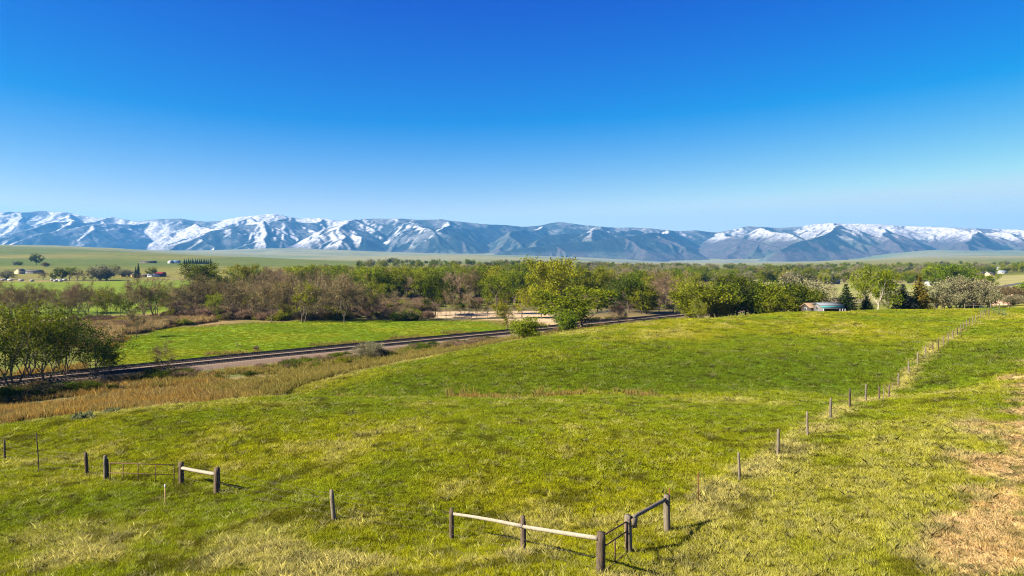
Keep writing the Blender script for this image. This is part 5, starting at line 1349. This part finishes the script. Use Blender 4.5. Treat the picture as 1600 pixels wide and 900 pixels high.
def house(name, px, Y, w, dp, h, rise, label, wall, roof, rot=0.0, cat='house', wins=2, door=True, group=None, chimney=False, trim='wall_white', dz=0.0):
    b = at_depth(px, Y)
    root = thing(name, (b[0], b[1], b[2] + dz), label, cat, group, rot)
    hw, hd = w / 2, dp / 2
    v = [(-hw, -hd, -0.6), (hw, -hd, -0.6), (hw, hd, -0.6), (-hw, hd, -0.6), (-hw, -hd, h), (hw, -hd, h), (hw, hd, h), (-hw, hd, h), (-hw, 0, h + rise), (hw, 0, h + rise)]
    wm = mesh_np('wall', v, [np.array([(0, 1, 5, 4), (2, 3, 7, 6)]), np.array([(1, 2, 6, 9, 5), (3, 0, 4, 8, 7)])])
    wl_ = link('wall', wm, M[wall], root)
    e, t = 0.45, 0.14; k = rise / hd
    rv = []
    for x in (-hw - e, hw + e):
        for y, z in ((-hd - e, h - k * e + 0.03), (0, h + rise + 0.03), (hd + e, h - k * e + 0.03), (hd + e, h - k * e + t + 0.03), (0, h + rise + t + 0.05), (-hd - e, h - k * e + t + 0.03)): rv.append((x, y, z))
    rf = [np.array([(i, (i + 1) % 6, 6 + (i + 1) % 6, 6 + i) for i in range(6)]), np.array([(0, 5, 4, 1), (1, 4, 3, 2), (6, 7, 10, 11), (7, 8, 9, 10)])]
    ro = link('roof', mesh_np('roof', rv, rf), M[roof], root)
    if chimney: box('chimney', ro, 'wall_grey', -0.3 + hw * 0.4, 0.3 + hw * 0.4, -0.3, 0.3, h + rise * 0.6, h + rise + 0.8)
    n = wins + (1 if door else 0)
    for i in range(n):
        cx = -hw + w * (i + 0.5) / n
        if door and i == n // 2: box('door', root, 'roof_dark', cx - 0.5, cx + 0.5, -hd - 0.05, -hd + 0.02, -0.05, 2.05)
        else:
            wn_ = box('window', root, trim, cx - 0.65, cx + 0.65, -hd - 0.05, -hd + 0.02, 0.95, 2.05)
            box('pane', wn_, 'glass', cx - 0.55, cx + 0.55, -hd - 0.07, -hd - 0.052, 1.03, 1.97)
    wn_ = box('window', root, trim, -hw - 0.05, -hw + 0.02, -0.6, 0.6, 0.95, 2.0); box('pane', wn_, 'glass', -hw - 0.07, -hw - 0.052, -0.5, 0.5, 1.03, 1.92)
    return root
def trailer(px, Y, L, label, body='wall_white', stripe='blue_paint', rot=0.0, group=None, name='parked_trailer', cat='trailer'):
    b = at_depth(px, Y)
    root = thing(name, b, label, cat, group, rot)
    hl = L / 2
    prof = [(-hl, 0.55), (hl, 0.55), (hl, 1.2), (hl - 0.25, 2.0), (hl - 0.6, 2.2), (-hl + 0.3, 2.2), (-hl, 1.95)]
    v = [(x, y, z) for y in (-1.15, 1.15) for x, z in prof]; n = len(prof)
    f = [np.array([(i, (i + 1) % n, n + (i + 1) % n, n + i) for i in range(n)]), np.array([list(range(n))[::-1], [n + i for i in range(n)]])]
    link('body', mesh_np('body', v, f), M[body], root)
    box('stripe', root, stripe, -hl + 0.05, hl - 0.05, -1.165, -1.152, 0.95, 1.2)
    for cx in (-hl * 0.5, hl * 0.3): box('window', root, 'glass', cx - 0.5, cx + 0.5, -1.175, -1.153, 1.35, 1.8)
    for cx in (-0.45, 0.45):
        for sy in (-1, 1):
            link('wheel', pole_mesh('wheel', (cx, sy * 1.12, 0.35), (cx, sy * 0.9, 0.35), 0.36, 0.36, nxt(), n=14, rings=1, wob=0), M['tyre'], root)
    link('hitch', pole_mesh('hitch', (hl, 0, 0.6), (hl + 1.0, 0, 0.5), 0.06, 0.05, nxt(), n=6, rings=1, wob=0), M['roof_dark'], root)
    return root
# cabin with teal trim just over the crest on the right
cabY = 205
cb = house('cabin', 1293.5, cabY, 6.4, 5.0, 2.3, 0.5, 'small cabin with pale metal roof and teal fascia beyond the hill crest', 'wall_grey', 'roof_pale', 0.0, wins=1, dz=0.0)
zt = CAMZ - (473.0 - HZ) / F * cabY; cb.location.z = zt - 2.95
box('fascia', cb, 'teal', -3.45, 3.45, -3.02, -2.97, 1.72, 2.12)
box('porch_roof', cb, 'roof_pale', -3.3, 3.45, -4.2, -2.9, 1.52, 1.64)
for x in (-3.1, 1.7, 2.5, 3.2): box('porch_post', cb, 'wall_white', x - 0.08, x + 0.08, -4.15, -4.0, -1.2, 1.51)
box('garage_door', cb, 'wall_dark', -2.6, 1.2, -2.6, -2.51, -0.5, 1.4)
sh = house('shed', 1268, 212, 4.2, 4.0, 2.2, 1.1, 'dark shed with tan roof left of the teal-trimmed cabin', 'wall_dark', 'roof_brown', 0.25, 'shed', wins=0, door=True)
sh.location.z = CAMZ - (473.5 - HZ) / F * 212 - 3.4
# left farms
house('farmhouse', 31, 960, 8, 10, 4.6, 2.4, 'cream gabled house at the far left beyond the field', 'wall_cream', 'roof_dark', 1.25, wins=2, chimney=True)
house('barn', 52, 975, 26, 9, 3.2, 1.6, 'long low grey barn right of the cream house', 'wall_grey', 'roof_dark', -0.1, 'barn', wins=3)
for px, Y, L, st, lab in ((4, 760, 7, 'wall_grey', 'white trailer at the far left edge of the field'), (16, 755, 6, 'wall_grey', 'white trailer second from the left edge'), (33, 750, 4.5, 'wall_grey', 'small white trailer below the long grey barn'), (50, 742, 3.6, 'wall_dark', 'small white trailer alone at the middle of the field edge'), (82, 765, 4, 'wall_grey', 'small white trailer left of the blue-striped one'), (93, 765, 6, 'blue_paint', 'blue-striped white trailer among the dark trees'), (101, 765, 4, 'wall_grey', 'white trailer right of the blue-striped one'), (87, 742, 4.0, 'wall_dark', 'short white trailer at the front of the field edge, left of two'), (95, 742, 4.0, 'wall_dark', 'short white trailer at the front of the field edge, right of two')):
    trailer(px, Y, L, lab, stripe=st, rot=random.uniform(-0.3, 0.3), group='trailers along the left field')
house('farmhouse', 171.5, 900, 9, 7, 3.0, 2.2, 'house with faded red roof behind the silvery tree', 'wall_grey', 'roof_faded', 0.1)
house('shed', 192.5, 890, 6, 5, 2.4, 1.0, 'small orange shed with dark roof', 'wall_orange', 'roof_dark', 0.5, 'shed', wins=0)
house('shed', 207.5, 880, 4, 4, 2.6, 1.0, 'tiny orange shed by the dark conifers', 'wall_orange', 'roof_dark', 0.4, 'shed', wins=0)
house('barn', 227, 880, 7, 6, 2.4, 0.9, 'dark low shed right of the tall dark conifer', 'wall_dark', 'roof_dark', 0.0, 'shed', wins=0)
house('barn', 240, 880, 13, 7, 2.6, 1.2, 'white low barn left of the bright red roof', 'wall_white', 'roof_white', 0.0, 'barn', wins=2)
house('barn', 250.5, 890, 12, 8, 3.2, 2.4, 'barn with bright red roof beyond the brown trees', 'wall_brown', 'roof_red', 0.05, 'barn', wins=2)
house('barn', 231, 1480, 34, 9, 3.2, 1.4, 'long dark barn alone on the green slope', 'wall_brown', 'roof_dark', 0.0, 'barn', wins=4)
house('barn', 267, 1480, 9, 9, 4.5, 2.0, 'white farm shed at the left of the pair by the windbreak', 'wall_white', 'roof_white', 1.2, 'barn', wins=1)
house('barn', 275.5, 1485, 15, 9, 4.0, 2.0, 'farm shed with blue roof left of the windbreak', 'wall_white', 'roof_blue', 0.1, 'barn', wins=2)
# right side houses
for px, Y, w, wl2, rf, lab in ((1303, 690, 9, 'wall_white', 'roof_white', 'white house behind the right field'), (1298, 720, 6, 'wall_white', 'roof_brown', 'small house left of the white house behind the right field'), (1450, 640, 3, 'wall_white', 'roof_white', 'narrow white shed left of the broad green trees'),
        (1522, 560, 5.5, 'wall_white', 'roof_white', 'white shed above the dark narrow conifer'), (1515, 590, 5, 'wall_cream', 'roof_faded', 'pale pink shed left of the white shed'), (1547, 880, 9, 'wall_cream', 'roof_dark', 'house with orange wall and dark roof by the highway'), (1533, 920, 8, 'wall_brown', 'roof_dark', 'brown house left of the orange-walled one'), (1566, 950, 9, 'wall_white', 'roof_white', 'white house right of the orange-walled one'),
        (1560, 1250, 12, 'wall_white', 'roof_white', 'white house at the left of the town on the rise'), (1578, 1300, 14, 'wall_white', 'roof_dark', 'dark-roofed long house in the town on the rise'), (1592, 1300, 16, 'wall_white', 'roof_white', 'white long house in the town at the right edge'), (1521, 1150, 7, 'wall_white', 'roof_white', 'small white house left of the town on the rise')):
    house('town_house', px, Y, w, 7, 2.8, 1.5, lab, wl2, rf, random.uniform(-0.2, 0.2), wins=1)
b = at_depth(1550, 840)
trailer(1548, 700, 7, 'blue flat camper beside the highway on the right', 'blue_paint', 'wall_dark', 0.1)
trailer(1599.5, 430, 7, 'white van cut by the right edge of the picture on the slope', 'wall_white', 'wall_dark', 0.4, None, 'parked_van', 'van')
# driftwood on the gravel bar
for px, Y, L, rz, lab in ((724, 288, 9, 0.35, 'pale driftwood log lying on the gravel bar'), (722, 272, 8, -0.2, 'dark driftwood snag at the water edge')):
    b = at_depth(px, Y)
    root = thing('driftwood_log', b + (0, 0, 0.2), lab, 'log', None, rz)
    link('trunk', pole_mesh('trunk', (-L / 2, 0, 0.1), (L / 2, 0.5, 0.35), 0.35, 0.2, nxt(), rings=8, wob=0.12), M['bark_pale' if 'pale' in lab else 'bark'], root)
    for t in (-0.2, 0.15, 0.4): link('branch', pole_mesh('branch', (t * L, 0.1, 0.2), (t * L + 0.8, random.uniform(-0.6, 0.6), 0.9), 0.1, 0.04, nxt(), n=6, rings=3), M['bark'], root)
# cut bank of pink earth on the right
def cut_bank():
    n, m = 26, 8
    M['pink_earth'] = noisy_mat('pink_earth', (0.36, 0.20, 0.13), (0.54, 0.34, 0.23), 0.8, 0.95, 0.8)
    V = []
    for i in range(n):
        px = 1548 + 34 * i / (n - 1); Y = 246 - 3 * i / n
        for j in range(m):
            t = j / (m - 1); hgt = 0.3 + 3.6 * (i / n) ** 0.8
            b = at_depth(px, Y + 5 * t)
            V.append((b[0], b[1] + 0.7 * math.sin(i * 1.3) * (1 - t), b[2] - 0.2 + hgt * t ** 0.8 + 0.25 * math.sin(i * 2.1 + j)))
        b = at_depth(px, Y + 20); V.append((b[0], b[1], b[2] - 0.4))
    m += 1
    i, j = np.meshgrid(np.arange(n - 1), np.arange(m - 1), indexing='ij')
    f = np.stack([i * m + j, (i + 1) * m + j, (i + 1) * m + j + 1, i * m + j + 1], -1).reshape(-1, 4)
    kind(link('cut_bank', mesh_np('cut_bank', V, f), M['pink_earth']), 'structure')
cut_bank()



# ------------------------------------------------------------------ the air
def build_haze():
    x0, x1, y0, y1, z0, z1 = -14600, 14600, -14600, 14600, -16.0, MTOP + 40
    v = [(x, y, z) for z in (z0, z1) for y in (y0, y1) for x in (x0, x1)]
    f = [(0, 2, 3, 1), (4, 5, 7, 6), (0, 1, 5, 4), (2, 6, 7, 3), (0, 4, 6, 2), (1, 3, 7, 5)]
    me = mesh_np('haze', v, np.array(f))
    m, nt, out = nodes_of('haze_air')
    pv = N(nt, 'ShaderNodeVolumePrincipled', Density=4.3e-5, Anisotropy=0.1)
    pv.inputs['Color'].default_value = (0.11, 0.46, 1.0, 1)
    nt.links.new(pv.outputs[0], out.inputs['Volume'])
    kind(link('haze', me, m), 'stuff', 'thin blue air haze over the whole valley', 'haze')
build_haze()
